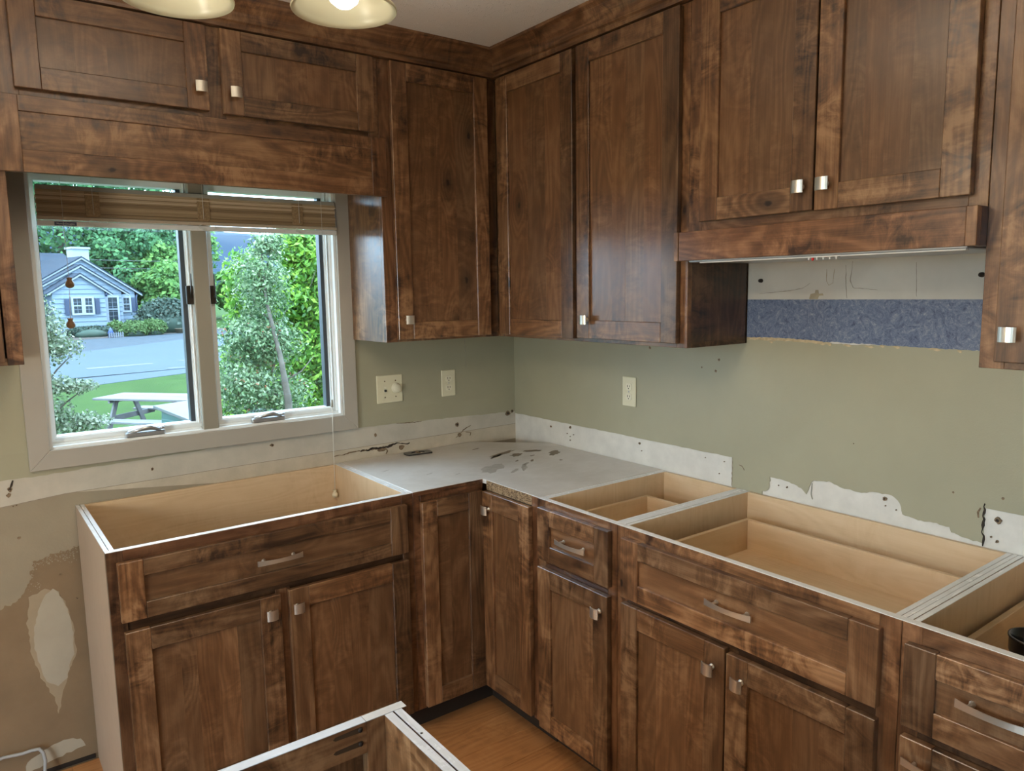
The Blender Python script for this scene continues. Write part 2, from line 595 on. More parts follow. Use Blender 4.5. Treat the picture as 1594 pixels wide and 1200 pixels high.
def meshobj(name, verts, faces, mat, parent=None, wloc=(0, 0, 0), smooth=False, color=None):
    me = bpy.data.meshes.new(name)
    me.from_pydata([tuple(v) for v in verts], [], faces)
    if smooth:
        for p_ in me.polygons:
            p_.use_smooth = True
    me.update()
    return link(name, me, mat, parent, wloc, color)


def lathe(name, prof, mat, parent=None, wloc=(0, 0, 0), n=32, rot=None, close=True, smooth=True):
    vs, fs = [], []
    for (r_, z) in prof:
        for k in range(n):
            a = 2 * pi * k / n
            vs.append(Vector((r_ * math.cos(a), r_ * math.sin(a), z)))
    if rot is not None:
        vs = [rot @ v for v in vs]
    for i in range(len(prof) - 1):
        for k in range(n):
            k2 = (k + 1) % n
            fs.append((i * n + k, i * n + k2, (i + 1) * n + k2, (i + 1) * n + k))
    if close:
        if prof[0][0] > 1e-5:
            fs.append(tuple(range(n))[::-1])
        if prof[-1][0] > 1e-5:
            fs.append(tuple((len(prof) - 1) * n + k for k in range(n)))
    return meshobj(name, vs, fs, mat, parent, wloc, smooth)


def tube(name, pts, rad, mat, parent=None, n=8, caps=True):
    """tube along world points, radius number or list"""
    pts = [Vector(p) for p in pts]
    o0 = pts[0].copy()
    rads = rad if isinstance(rad, (list, tuple)) else [rad] * len(pts)
    vs, fs = [], []
    up = Vector((0, 0, 1))
    prev = None
    for i, p in enumerate(pts):
        t = (pts[min(i + 1, len(pts) - 1)] - pts[max(i - 1, 0)]).normalized()
        if prev is None:
            s = t.cross(up) if abs(t.dot(up)) < 0.95 else t.cross(Vector((1, 0, 0)))
        else:
            s = prev - t * prev.dot(t)
        s.normalize()
        prev = s
        q = t.cross(s)
        for k in range(n):
            a = 2 * pi * k / n
            vs.append(p - o0 + (s * math.cos(a) + q * math.sin(a)) * rads[i])
    for i in range(len(pts) - 1):
        for k in range(n):
            k2 = (k + 1) % n
            fs.append((i * n + k, i * n + k2, (i + 1) * n + k2, (i + 1) * n + k))
    if caps:
        fs.append(tuple(range(n))[::-1])
        fs.append(tuple((len(pts) - 1) * n + k for k in range(n)))
    return meshobj(name, vs, fs, mat, parent, o0, True)


def tone(lo=0.72, hi=1.2, warm=0.05):
    k = random.uniform(lo, hi)
    w = random.uniform(-warm, warm)
    return (k * (1 + w), k, k * (1 - w))


# plane mapping: 'A' = window wall (faces -y), 'B' = range wall (faces -x); u runs along the wall, d is distance out from the wall
def PT(pl, u, d, z):
    return Vector((u, -d, z)) if pl == 'A' else Vector((-d, u, z))


def wmat(base, pl, along):
    """material with the grain along 'u' or 'z' or 'd'"""
    if along == 'z':
        return base + '_z'
    if along == 'u':
        return base + ('_x' if pl == 'A' else '_y')
    return base + ('_y' if pl == 'A' else '_x')


def pbox(name, pl, u0, u1, d0, d1, z0, z1, mat, parent, bev=0.0012, color=None):
    return box(name, PT(pl, u0, d0, z0), PT(pl, u1, d1, z1), mat, parent, bev, color)


# ------------------------------------------------------------------ hardware
def knob(pl, u, d, z, parent):
    """small square knob with a curved face on a post"""
    bm = bmesh.new()
    n = 9
    wv, hv = 0.0165, 0.0155
    prof = []
    for i in range(n):
        t = -1 + 2 * i / (n - 1)
        prof.append((t * wv, 0.0285 - 0.0055 * t * t))
    vs = []
    # curved plate: bends along u
    for s in (1, -1):
        for (x, y) in prof:
            for k in (0, 1):
                vs.append(bm.verts.new((x, -(y - k * 0.0035), s * hv)))
    def V(s, i, k):
        return vs[(0 if s > 0 else 2 * n) + i * 2 + k]
    for i in range(n - 1):
        for k in (0, 1):
            bm.faces.new((V(1, i, k), V(1, i + 1, k), V(-1, i + 1, k), V(-1, i, k)))
        bm.faces.new((V(1, i, 0), V(1, i + 1, 0), V(1, i + 1, 1), V(1, i, 1)))
        bm.faces.new((V(-1, i, 0), V(-1, i + 1, 0), V(-1, i + 1, 1), V(-1, i, 1)))
    bm.faces.new((V(1, 0, 0), V(1, 0, 1), V(-1, 0, 1), V(-1, 0, 0)))
    bm.faces.new((V(1, n - 1, 0), V(1, n - 1, 1), V(-1, n - 1, 1), V(-1, n - 1, 0)))
    # post
    ring = []
    for (r_, y) in ((0.008, 0.0), (0.0075, 0.002), (0.0045, 0.006), (0.0042, 0.018), (0.007, 0.0255)):
        ring.append([bm.verts.new((r_ * math.cos(2 * pi * k / 12), -y, r_ * math.sin(2 * pi * k / 12))) for k in range(12)])
    for a, c in zip(ring, ring[1:]):
        for k in range(12):
            bm.faces.new((a[k], a[(k + 1) % 12], c[(k + 1) % 12], c[k]))
    bmesh.ops.recalc_face_normals(bm, faces=bm.faces[:])
    if pl == 'B':
        for v in bm.verts:
            v.co = Vector((v.co.y, -v.co.x, v.co.z))
    me = bpy.data.meshes.new('knob')
    bm.to_mesh(me)
    bm.free()
    o = link('knob', me, 'brushed_nickel', parent, PT(pl, u, d, z))
    o['label'] = 'brushed nickel square knob'
    return o


def pull(pl, u, d, z, parent, L=0.068):
    """arched bar pull on two posts"""
    n = 16
    vs, fs = [], []
    for i in range(n + 1):
        t = -1 + 2 * i / n
        y = 0.030 - 0.010 * t * t
        hw = 0.0062 + 0.0022 * abs(t) ** 2
        for (dy, dz) in ((0, hw), (0, -hw), (-0.0038, -hw * 0.85), (-0.0038, hw * 0.85)):
            vs.append(Vector((t * L, -(y + dy), dz)))
    for i in range(n):
        for k in range(4):
            k2 = (k + 1) % 4
            fs.append((i * 4 + k, i * 4 + k2, (i + 1) * 4 + k2, (i + 1) * 4 + k))
    fs += [(0, 1, 2, 3), tuple(n * 4 + k for k in (3, 2, 1, 0))]
    for sx in (-0.045, 0.045):
        b0 = len(vs)
        for (r_, y) in ((0.0065, 0.0), (0.0042, 0.006), (0.0042, 0.024)):
            for k in range(10):
                vs.append(Vector((sx + r_ * math.cos(2 * pi * k / 10), -y, r_ * math.sin(2 * pi * k / 10))))
        for q in range(2):
            for k in range(10):
                fs.append((b0 + q * 10 + k, b0 + q * 10 + (k + 1) % 10, b0 + (q + 1) * 10 + (k + 1) % 10, b0 + (q + 1) * 10 + k))
    if pl == 'B':
        vs = [Vector((v.y, -v.x, v.z)) for v in vs]
    o = meshobj('pull_handle', vs, fs, 'brushed_nickel', parent, PT(pl, u, d, z))
    o['label'] = 'brushed nickel arched bar pull'
    return o


# ------------------------------------------------------------------ cabinet doors
def panel_door(pl, parent, u0, u1, z0, z1, d, st=0.062, rl=0.062, boards=4, name='door', horizontal=False, kn=None, pu=None, dark=1.0, th=0.019):
    """five-piece recessed panel door whose front face is at distance d from the wall.
    the part is the backing of the centre panel; stiles, rails, panel boards, knob are its sub-parts"""
    if u0 > u1:
        u0, u1 = u1, u0
    T = lambda a=0.78, b=1.18: tuple(x * dark for x in tone(a, b))
    dr = pbox(name, pl, u0 + st * 0.6, u1 - st * 0.6, d - th, d - th + 0.004, z0 + rl * 0.6, z1 - rl * 0.6, wmat('alder', pl, 'u' if horizontal else 'z'), parent, 0, T())
    for a, b_ in ((u0, u0 + st), (u1 - st, u1)):
        pbox('stile', pl, a, b_, d - th, d, z0, z1, wmat('alder', pl, 'z'), dr, 0.0016, T(0.62, 1.25))
    for a, b_ in ((z0, z0 + rl), (z1 - rl, z1)):
        pbox('rail', pl, u0 + st + 0.0002, u1 - st - 0.0002, d - th, d - 0.0003, a, b_, wmat('alder', pl, 'u'), dr, 0.0014, T(0.62, 1.25))
    # centre panel glued up of boards
    pd1 = d - 0.009
    if horizontal:
        zz = [z0 + rl, z1 - rl] if boards == 1 else list(np.linspace(z0 + rl, z1 - rl, boards + 1))
        for a, b_ in zip(zz, zz[1:]):
            pbox('panel_board', pl, u0 + st, u1 - st, pd1 - 0.006, pd1, a, b_, wmat('panel', pl, 'u'), dr, 0, T(0.85, 1.1))
    else:
        w = [random.uniform(0.7, 1.4) for _ in range(boards)]
        s = sum(w)
        a = u0 + st
        span = (u1 - u0 - 2 * st)
        for k in range(boards):
            b_ = a + span * w[k] / s
            pbox('panel_board', pl, a, b_, pd1 - 0.006, pd1 - 0.0003 * (k % 2), z0 + rl, z1 - rl, wmat('panel', pl, 'z'), dr, 0, T(0.84, 1.1))
            a = b_
    if kn:
        knob(pl, kn[0], d, kn[1], dr)
    if pu:
        pull(pl, pu[0], d - 0.009, pu[1], dr)
    return dr


def stile(pl, parent, u0, u1, z0, z1, d, th=0.019, c=None):
    return pbox('frame_stile', pl, u0, u1, d - th, d, z0, z1, wmat('alder', pl, 'z'), parent, 0.001, c or tone(0.62, 1.15))


def rail(pl, parent, u0, u1, z0, z1, d, th=0.019, c=None):
    return pbox('frame_rail', pl, u0, u1, d - th, d - 0.0002, z0, z1, wmat('alder', pl, 'u'), parent, 0.001, c or tone(0.62, 1.15))


# ================================================================== ROOM
X0, Y0, H = -4.3, -4.7, 2.441
WX0, WX1, WZ0, WZ1 = -1.847, -0.854, 1.066, 1.985      # window opening
wall_left = boxes('wall_left', [((X0 - .15, 0, -0.2), (WX0, 0.14, H + .15)), ((WX1, 0, -0.2), (0.15, 0.14, H + .15)),
                                ((WX0, 0, -0.2), (WX1, 0.14, WZ0)), ((WX0, 0, WZ1), (WX1, 0.14, H + .15))], 'tan_board', wloc=(X0, 0, 0))
tag(wall_left, kind='structure')
wall_right = boxes('wall_right', [((0, Y0 - .15, -0.2), (0.15, 0, H + .15))], 'plaster_white', wloc=(0, Y0, 0))
tag(wall_right, kind='structure')
wall_side = boxes('wall_side', [((X0 - .15, -2.0, -0.2), (X0, 0, H + .15)), ((X0 - .15, Y0 - .15, -0.2), (X0, -3.9, H + .15)),
                                ((X0 - .15, -3.9, 2.08), (X0, -2.0, H + .15)), ((X0 - .15, -3.9, -0.2), (X0, -2.0, 0.0))], 'plain_wall')
tag(wall_side, kind='structure')
wall_rear = boxes('wall_rear', [((X0, Y0 - .15, -0.2), (0, Y0, H + .15))], 'plain_wall')
tag(wall_rear, kind='structure')
ceiling = boxes('ceiling', [((X0, Y0, H), (0, 0, H + .15))], 'ceiling_texture')
tag(ceiling, kind='structure')
floor = boxes('floor', [((X0, Y0, -0.2), (0, 0, -0.013))], 'toe_dark')
tag(floor, kind='structure')
# floor planks: rows along x with staggered ends
PW, PL = 0.127, 1.215
row = 0
y = -0.012
while y > Y0 + 0.02:
    y1 = max(y - PW, Y0)
    x = X0 - (row * 0.437 % PL)
    while x < 0:
        a, b_ = max(x, X0), min(x + PL, 0)
        if b_ - a > 0.02:
            box('plank', (a + 0.0005, y1 + 0.0005, -0.013), (b_ - 0.0005, y - 0.0005, 0), 'floor_wood', floor, 0.0008, tone(0.82, 1.12, 0.03))
        x += PL
    y = y1
    row += 1

# unseen glass door in the side wall, added to bring in daylight
d1 = empty('added_door_1', (X0, -2.95, 0), kind='structure')
for a, b_, xx in ((-3.9, -2.91, -4.35), (-2.99, -2.0, -4.40)):
    boxes('added_door_frame', [((xx, a, 0), (xx + 0.04, a + 0.08, 2.08)), ((xx, b_ - 0.08, 0), (xx + 0.04, b_, 2.08)),
                         ((xx, a + 0.08, 0), (xx + 0.04, b_ - 0.08, 0.1)), ((xx, a + 0.08, 1.98), (xx + 0.04, b_ - 0.08, 2.08))], 'vinyl_white', d1)
    box('added_door_glass', (xx + 0.018, a + 0.08, 0.1), (xx + 0.022, b_ - 0.08, 1.98), 'window_glass', d1, 0)

# ------------------------------------------------------------------ wall A surface layers


def jag(pts, step=0.012, amp=0.003, seed=0, close=False):
    """insert jittered points along a polyline"""
    r_ = random.Random(seed)
    out_ = []
    n = len(pts)
    for i in range(n if close else n - 1):
        a = Vector(pts[i])
        b_ = Vector(pts[(i + 1) % n])
        L = (b_ - a).length
        k = max(1, int(L / step))
        nr = Vector((-(b_ - a).y, (b_ - a).x)).normalized() if L > 0 else Vector((0, 0))
        for j in range(k):
            p_ = a.lerp(b_, j / k)
            out_.append(tuple(p_ + nr * (r_.uniform(-amp, amp) if (j or close) else 0)))
    if not close:
        out_.append(tuple(pts[-1]))
    return out_


def wallpoly(name, wall, pts, t, mat, t0=0.0):
    ax = 'y' if wall is wall_left else 'x'
    return prism(name, pts, ax, -t0 if t0 else 0.0005, -t, mat, wall)


# cream skim coat down to its ragged brushed edge, left of the sink cabinet
low = jag([(-1.70, 0.745), (-1.793, 0.738), (-1.86, 0.728), (-1.921, 0.716), (-1.931, 0.66), (-1.95, 0.622), (-1.984, 0.595), (-2.03, 0.583), (-2.30, 0.57), (X0, 0.60)], 0.006, 0.006, 3)
wallpoly('skim_coat', wall_left, [(X0, 1.05), (0, 1.05), (0, 0.80), (-1.70, 0.80)] + low, 0.0012, 'cream_plaster')
# speckle islands at the brushed edge
sp = random.Random(11)
vs, fs = [], []
for k in range(240):
    t = sp.random()
    if t < 0.7:
        u, z = sp.uniform(-1.93, -1.795), 0.728 + sp.gauss(0, 0.014) - 0.012
    else:
        u, z = sp.uniform(-1.955, -1.905), sp.uniform(0.62, 0.72)
    r_ = sp.uniform(0.0008, 0.0026)
    b0 = len(vs)
    for q in range(5):
        a = 2 * pi * q / 5 + sp.random()
        vs.append((u + r_ * math.cos(a), -0.0009, z + r_ * math.sin(a)))
    fs.append(tuple(range(b0, b0 + 5)))
o = meshobj('plaster_speckle', vs, fs, 'cream_plaster', wall_left, (0, 0, 0))
o['kind'] = 'stuff'
# lighter old backsplash band, with a score line at z 0.92
band = [(X0, 0.906), (-1.983, 0.906), (-1.818, 0.919), (-1.2, 0.925), (-0.5, 0.928), (0, 0.93), (0, 1.02), (X0, 1.02)]
wallpoly('plaster_band', wall_left, band, 0.002, 'plaster_band')
wallpoly('plaster_band', wall_left, [(-1.785, 0.9180), (-1.2, 0.86), (0, 0.86), (0, 0.9285), (-1.2, 0.9235)], 0.0018, 'band_low')
wallpoly('score_line', wall_left, [(X0, 0.9045), (-1.983, 0.9045), (-1.818, 0.9175), (-1.2, 0.9235), (0, 0.9285), (0, 0.9300), (-1.2, 0.9250), (-1.818, 0.9190), (-1.983, 0.906), (X0, 0.906)], 0.0023, 'pencil')
# sage paint above, with its broken lower edge
edge = jag([(X0, 0.985), (-2.0, 0.986), (-1.8, 0.989), (-1.5, 0.998), (-1.15, 1.006), (-0.84, 1.006), (-0.5, 1.0), (-0.357, 0.997), (-0.014, 0.988), (0, 0.988)], 0.02, 0.0022, 5)
wallpoly('paint_layer', wall_left, edge + [(0, 1.066), (X0, 1.066)], 0.0032, 'sage_paint')
wallpoly('paint_layer', wall_left, [(X0, 1.066), (WX0, 1.066), (WX0, H), (X0, H)], 0.0032, 'sage_paint')
wallpoly('paint_layer', wall_left, [(WX1, 1.066), (0, 1.066), (0, H), (WX1, H)], 0.0032, 'sage_paint')
wallpoly('paint_layer', wall_left, [(WX0, WZ1), (WX1, WZ1), (WX1, H), (WX0, H)], 0.0032, 'sage_paint')
# spackle patches on the bare tan board
wallpoly('spackle_patch', wall_left, jag([(-1.895, 0.62), (-1.86, 0.60), (-1.84, 0.55), (-1.826, 0.47), (-1.826, 0.38), (-1.85, 0.33), (-1.875, 0.25), (-1.89, 0.19), (-1.90, 0.25), (-1.93, 0.33), (-1.948, 0.40), (-1.952, 0.52), (-1.94, 0.60)], 0.012, 0.003, 9, True), 0.0006, 'spackle_thin')
wallpoly('spackle_patch', wall_left, jag([(-1.873, 0.615), (-1.862, 0.60), (-1.845, 0.56), (-1.833, 0.50), (-1.829, 0.44), (-1.833, 0.38), (-1.848, 0.345), (-1.857, 0.305), (-1.885, 0.285), (-1.915, 0.31), (-1.928, 0.36), (-1.938, 0.43), (-1.936, 0.49), (-1.920, 0.55), (-1.895, 0.60)], 0.012, 0.002, 8, True), 0.0013, 'spackle')
wallpoly('spackle_patch', wall_left, jag([(-2.0, 0.02), (-1.99, 0.06), (-1.93, 0.088), (-1.884, 0.098), (-1.835, 0.082), (-1.825, 0.055), (-1.88, 0.046), (-1.93, 0.035)], 0.012, 0.003, 7, True), 0.0012, 'spackle')


def chip(wall, u, z, r_, seed, dark=True, el=1.0):
    q = random.Random(seed)
    base = [(u + r_ * el * (0.7 + 0.5 * q.random()) * math.cos(2 * pi * k / 11), z + r_ * (0.6 + 0.6 * q.random()) * math.sin(2 * pi * k / 11)) for k in range(11)]
    wallpoly('chip', wall, base, 0.0036, 'chip_brown')
    if dark:
        wallpoly('hole', wall, [(u + (a - u) * 0.5 + r_ * 0.1, z + (c - z) * 0.45) for a, c in base], 0.0040, 'hole_dark')


def crack(wall, pts, w, mat='hole_dark', seed=0, t=0.0038, name='crack'):
    q = random.Random(seed)
    P_ = jag(pts, 0.008, w * 0.9, seed)
    up, dn = [], []
    n = len(P_)
    for i, (u, z) in enumerate(P_):
        k = w * (0.35 + 0.9 * q.random()) * (0.4 + 0.6 * math.sin(pi * (i + 0.5) / n))
        a = P_[max(i - 1, 0)]
        b_ = P_[min(i + 1, n - 1)]
        dx, dz = b_[0] - a[0], b_[1] - a[1]
        L = math.hypot(dx, dz) or 1
        up.append((u - dz / L * k, z + dx / L * k))
        dn.append((u + dz / L * k, z - dx / L * k))
    vs = []
    for (u, z) in up + dn:
        vs.append((u, -t, z) if wall is wall_left else (-t, u, z))
    fs = [(i, i + 1, n + i + 1, n + i) for i in range(n - 1)]
    vs2 = [(v[0], v[1] * 0.1, v[2]) if wall is wall_left else (v[0] * 0.1, v[1], v[2]) for v in vs]
    m_ = len(vs)
    fs += [(i + m_ + 1, i + m_, n + i + m_, n + i + 1 + m_) for i in range(n - 1)]
    fs += [(i, i + m_, i + 1 + m_, i + 1) for i in range(n - 1)] + [(n + i, n + i + 1, n + i + 1 + m_, n + i + m_) for i in range(n - 1)]
    return meshobj(name, vs + vs2, fs, mat, wall)


for i, (u, z, r_, dk, el) in enumerate([(-1.961, 0.958, 0.008, True, 0.8), (-1.965, 0.94, 0.007, False, 1), (-1.555, 0.958, 0.006, True, 0.8), (-1.141, 0.984, 0.006, True, 1.4), (-0.716, 0.967, 0.008, False, 0.8),
                                        (-0.322, 0.962, 0.010, True, 0.9), (-0.044, 0.982, 0.012, True, 1.2), (-0.020, 0.990, 0.008, True, 1.2), (-1.957, 0.903, 0.0022, True, 1), (-1.948, 0.905, 0.0022, True, 1),
                                        (-0.69, 0.905, 0.012, False, 1.6), (-0.60, 0.900, 0.010, False, 1.5), (-0.31, 0.915, 0.009, False, 1.2), (-1.85, 0.655, 0.004, False, 1), (-1.95, 0.80, 0.004, False, 1.5), (-1.81, 0.565, 0.003, True, 1)]):
    chip(wall_left, u, z, r_, i, dk, el)
crack(wall_left, [(-0.785, 0.908), (-0.74, 0.913), (-0.68, 0.910), (-0.63, 0.918), (-0.56, 0.914)], 0.0045, seed=2)
crack(wall_left, [(-0.67, 0.905), (-0.665, 0.893), (-0.672, 0.882)], 0.0035, 'chip_brown', seed=3)
crack(wall_left, [(-0.90, 0.905), (-0.80, 0.912), (-0.70, 0.908)], 0.0028, 'chip_brown', seed=12)
crack(wall_left, [(-0.33, 0.905), (-0.29, 0.935), (-0.25, 0.950)], 0.0018, 'chip_brown', seed=4)
crack(wall_left, [(-0.28, 0.925), (-0.25, 0.918), (-0.255, 0.905)], 0.0016, 'chip_brown', seed=5)
crack(wall_left, [(-1.951, 0.985), (-1.956, 0.970), (-1.966, 0.955)], 0.0028, 'hole_dark', seed=6)
crack(wall_left, [(-0.62, 1.004), (-0.56, 1.000), (-0.50, 0.999)], 0.0022, 'chip_brown', seed=16)
crack(wall_left, [(-0.273, 1.36), (-0.272, 1.31), (-0.266, 1.27), (-0.268, 1.21)], 0.0012, 'scuff', seed=7, name='seam')
crack(wall_left, [(-1.99, 1.12), (-1.985, 1.09), (-1.98, 1.06)], 0.004, 'sill_white', seed=8, name='scuff')
# wall/floor gap strip
box('floor_gap', (X0, -0.004, 0.0), (-1.80, 0.0005, 0.014), 'gap_dark', wall_left, 0)

# ------------------------------------------------------------------ wall B surface layers
top = jag([(-2.2, 1.372), (-1.95, 1.374), (-1.75, 1.378), (-1.60, 1.372), (-1.50, 1.379), (-1.30, 1.376), (-1.262, 1.378)], 0.01, 0.0016, 21)
pB = [(0, 1.40), (0, 0.979)] + jag([(0, 0.979), (-0.6, 0.978), (-1.212, 0.976)], 0.03, 0.0012, 22) + [(-1.214, 0.86), (-1.331, 0.86)] + \
    jag([(-1.331, 0.884), (-1.352, 0.892), (-1.360, 0.925), (-1.357, 0.937), (-1.42, 0.934), (-1.47, 0.922), (-1.487, 0.907), (-1.499, 0.938), (-1.510, 0.955), (-1.56, 0.962), (-1.60, 0.950),
         (-1.66, 0.948), (-1.70, 0.958), (-1.748, 0.958), (-1.770, 0.94), (-1.778, 0.912), (-1.82, 0.905), (-1.86, 0.908), (-1.900, 0.906), (-1.905, 0.893), (-1.95, 0.886), (-1.976, 0.884)], 0.008, 0.0022, 23) + \
    [(-1.981, 0.884), (-1.981, 0.976), (-2.2, 0.977)] + top + [(-1.258, 1.40)]
wallpoly('paint_layer', wall_right, pB, 0.0030, 'sage_paint')
wallpoly('paint_layer', wall_right, [(-2.2, 0.977), (Y0, 0.977), (Y0, H), (-2.2, H)], 0.0030, 'sage_paint')
# plaster behind the hood above the blue strip
wallpoly('hood_plaster', wall_right, [(-1.255, 1.49), (-2.07, 1.49), (-2.07, 1.70), (-1.255, 1.70)], 0.0016, 'hood_plaster')
bl = jag([(-1.255, 1.377), (-1.5, 1.376), (-1.56, 1.379), (-1.75, 1.376), (-1.90, 1.374), (-2.07, 1.374)], 0.008, 0.0014, 24) + [(-2.07, 1.502), (-1.255, 1.502)]
o = wallpoly('laminate_strip', wall_right, bl, 0.0034, 'blue_laminate')
o['label'] = 'mottled blue laminate strip left on the range wall'
q = random.Random(31)
tp = jag([(-1.258, 1.381), (-1.38, 1.384), (-1.50, 1.380), (-1.55, 1.375)], 0.007, 0.0012, 25) + jag([(-1.55, 1.372), (-1.45, 1.3735), (-1.258, 1.374)], 0.01, 0.0016, 26)
wallpoly('torn_paper', wall_right, tp, 0.0042, 'torn_paper')
for u in (-1.35, -1.52, -1.545, -1.60, -1.665, -1.70, -1.74, -1.84, -1.90):
    z = 1.372 + q.uniform(-0.003, 0.003)
    L = q.uniform(0.006, 0.018)
    wallpoly('torn_paper', wall_right, [(u - L, z), (u - L * 0.4, z - 0.004), (u + L, z + 0.001), (u + L * 0.5, z + 0.004), (u - L * 0.3, z + 0.003)], 0.0046, 'torn_paper')
wallpoly('glue_stain', wall_right, [(-1.474, 1.503), (-1.478, 1.518), (-1.492, 1.521), (-1.494, 1.530), (-1.503, 1.530), (-1.505, 1.519), (-1.517, 1.520), (-1.520, 1.514), (-1.506, 1.513), (-1.502, 1.503)], 0.0022, 'glue_stain')
for u, z, r_ in ((-1.308, 1.561, 0.0062), (-1.941, 1.563, 0.0065)):
    lathe('hole_plug', [(0.0, 0.012), (r_ * 0.9, 0.010), (r_, 0.0)], 'hole_dark', wall_right, (-0.002, u, z), 12, Matrix.Rotation(-pi / 2, 3, 'Y'), close=False)
crack(wall_right, [(-1.585, 1.60), (-1.588, 1.54), (-1.592, 1.505)], 0.0009, 'pencil', 41, 0.0022, 'pencil_line')
crack(wall_right, [(-1.605, 1.61), (-1.600, 1.555), (-1.61, 1.535), (-1.68, 1.528)], 0.0010, 'pencil', 42, 0.0022, 'pencil_line')
crack(wall_right, [(-1.30, 1.520), (-1.40, 1.528), (-1.45, 1.535), (-1.475, 1.55)], 0.0009, 'pencil', 43, 0.0022, 'pencil_line')
crack(wall_right, [(-1.527, 1.59), (-1.528, 1.555), (-1.535, 1.543), (-1.548, 1.55), (-1.552, 1.59)], 0.0013, 'glue_stain', 44, 0.0022, 'pencil_line')
crack(wall_right, [(-1.78, 1.60), (-1.785, 1.51)], 0.0007, 'pencil', 45, 0.0022, 'pencil_line')
crack(wall_right, [(-1.981, 0.988), (-1.979, 0.93), (-1.981, 0.876)], 0.0030, 'hole_dark', 46, name='cut_line')
crack(wall_right, [(-1.972, 0.975), (-1.966, 0.962), (-1.968, 0.948)], 0.0035, 'chip_brown', 47)
crack(wall_right, [(-1.2135, 0.976), (-1.2145, 0.93), (-1.2135, 0.878)], 0.0013, 'chip_brown', 48, name='cut_line')
crack(wall_right, [(-1.240, 0.955), (-1.252, 0.953), (-1.262, 0.940)], 0.0018, 'chip_brown', 49)
crack(wall_right, [(-1.505, 0.945), (-1.503, 0.91), (-1.508, 0.895)], 0.0008, 'scuff', 50)
for i, (u, z, r_, dk) in enumerate([(-0.389, 0.964, 0.006, True), (-0.262, 0.950, 0.005, False), (-0.789, 0.957, 0.0045, True), (-1.728, 0.945, 0.006, True), (-2.012, 0.950, 0.009, True), (-1.999, 0.905, 0.0025, True), (-2.013, 0.896, 0.004, True),
                                    (-0.389, 0.909, 0.0022, True), (-0.37, 0.935, 0.0022, True), (-0.41, 0.935, 0.0022, True), (-0.389, 0.925, 0.002, True), (-0.84, 1.325, 0.006, False), (-1.151, 1.30, 0.005, False), (-1.139, 1.262, 0.005, False),
                                    (-1.08, 1.27, 0.003, False), (-1.73, 0.925, 0.002, True), (-1.76, 0.92, 0.002, True), (-1.905, 1.001, 0.003, False), (-1.631, 1.088, 0.002, True), (-2.02, 1.01, 0.004, False), (-1.39, 0.915, 0.002, True), (-1.42, 0.915, 0.003, True),
                                    (-0.80, 0.93, 0.0018, True), (-1.16, 0.91, 0.0018, True), (-1.18, 0.955, 0.0018, True), (-1.10, 0.955, 0.0016, True)]):
    chip(wall_right, u, z, r_, 60 + i, dk, 1.0)

# ------------------------------------------------------------------ window 1
win = empty('window_1', ((WX0 + WX1) / 2, 0, WZ0), kind='structure')
CW = 0.058
ci = (WX0, WX1, WZ0, WZ1)
co = (-1.905, -0.797, 1.006, 2.045)


def casing(name, pts, mat='casing_paint'):
    prism(name, pts, 'y', -0.0032, -0.0195, mat, win, bev=0.0015)


casing('casing_board', [(co[0], co[2]), (co[1], co[2]), (ci[1], ci[2]), (ci[0], ci[2])])
casing('casing_board', [(co[0], co[3]), (co[0], co[2]), (ci[0], ci[2]), (ci[0], ci[3])])
casing('casing_board', [(co[1], co[2]), (co[1], co[3]), (ci[1], ci[3]), (ci[1], ci[2])])
casing('casing_board', [(co[1], co[3]), (co[0], co[3]), (ci[0], ci[3]), (ci[1], ci[3])])
fr = 0.010
boxes('window_frame', [((WX0, -0.006, WZ0), (WX0 + fr, 0.12, WZ1)), ((WX1 - fr, -0.006, WZ0), (WX1, 0.12, WZ1)),
                       ((WX0 + fr, -0.006, WZ0), (WX1 - fr, 0.12, WZ0 + 0.008)), ((WX0 + fr, 0.03, 1.925), (WX1 - fr, 0.12, WZ1)),
                       ((WX0 + fr, 0.02, WZ0 + 0.008), (WX1 - fr, 0.024, WZ0 + 0.014))], 'vinyl_white', win)
box('mullion', (-1.381, -0.008, WZ0 + 0.006), (-1.327, 0.11, WZ1), 'mullion_paint', win, 0.003)
for (a, b_, g0, g1) in ((WX0 + fr, -1.381, -1.822, -1.408), (-1.327, WX1 - fr, -1.304, -0.900)):
    zt = 1.925
    s = boxes('sash', [((a, 0.03, 1.075), (g0, 0.075, zt)), ((g1 + 0.015, 0.032, 1.075), (b_, 0.075, zt)),
                       ((g0, 0.03, 1.075), (g1 + 0.015, 0.075, 1.100)), ((g0, 0.03, 1.905), (g1 + 0.015, 0.075, zt)),
                       ((g1 + 0.0195, 0.022, 1.092), (g1 + 0.0225, 0.034, zt)), ((g1 + 0.026, 0.018, 1.082), (b_, 0.034, zt)),
                       ((g0 - 0.004, 0.024, 1.093), (g1 + 0.02, 0.034, 1.097))], 'vinyl_white', win)
    box('glass_pane', (g0, 0.055, 1.100), (g1 + 0.015, 0.059, 1.905), 'window_glass', s, 0)
    box('gasket', (g1, 0.044, 1.100), (g1 + 0.015, 0.075, 1.905), 'gasket', s, 0)
    box('gasket', (g0 - 0.001, 0.046, 1.100), (g0 + 0.002, 0.075, 1.905), 'gasket', s, 0)


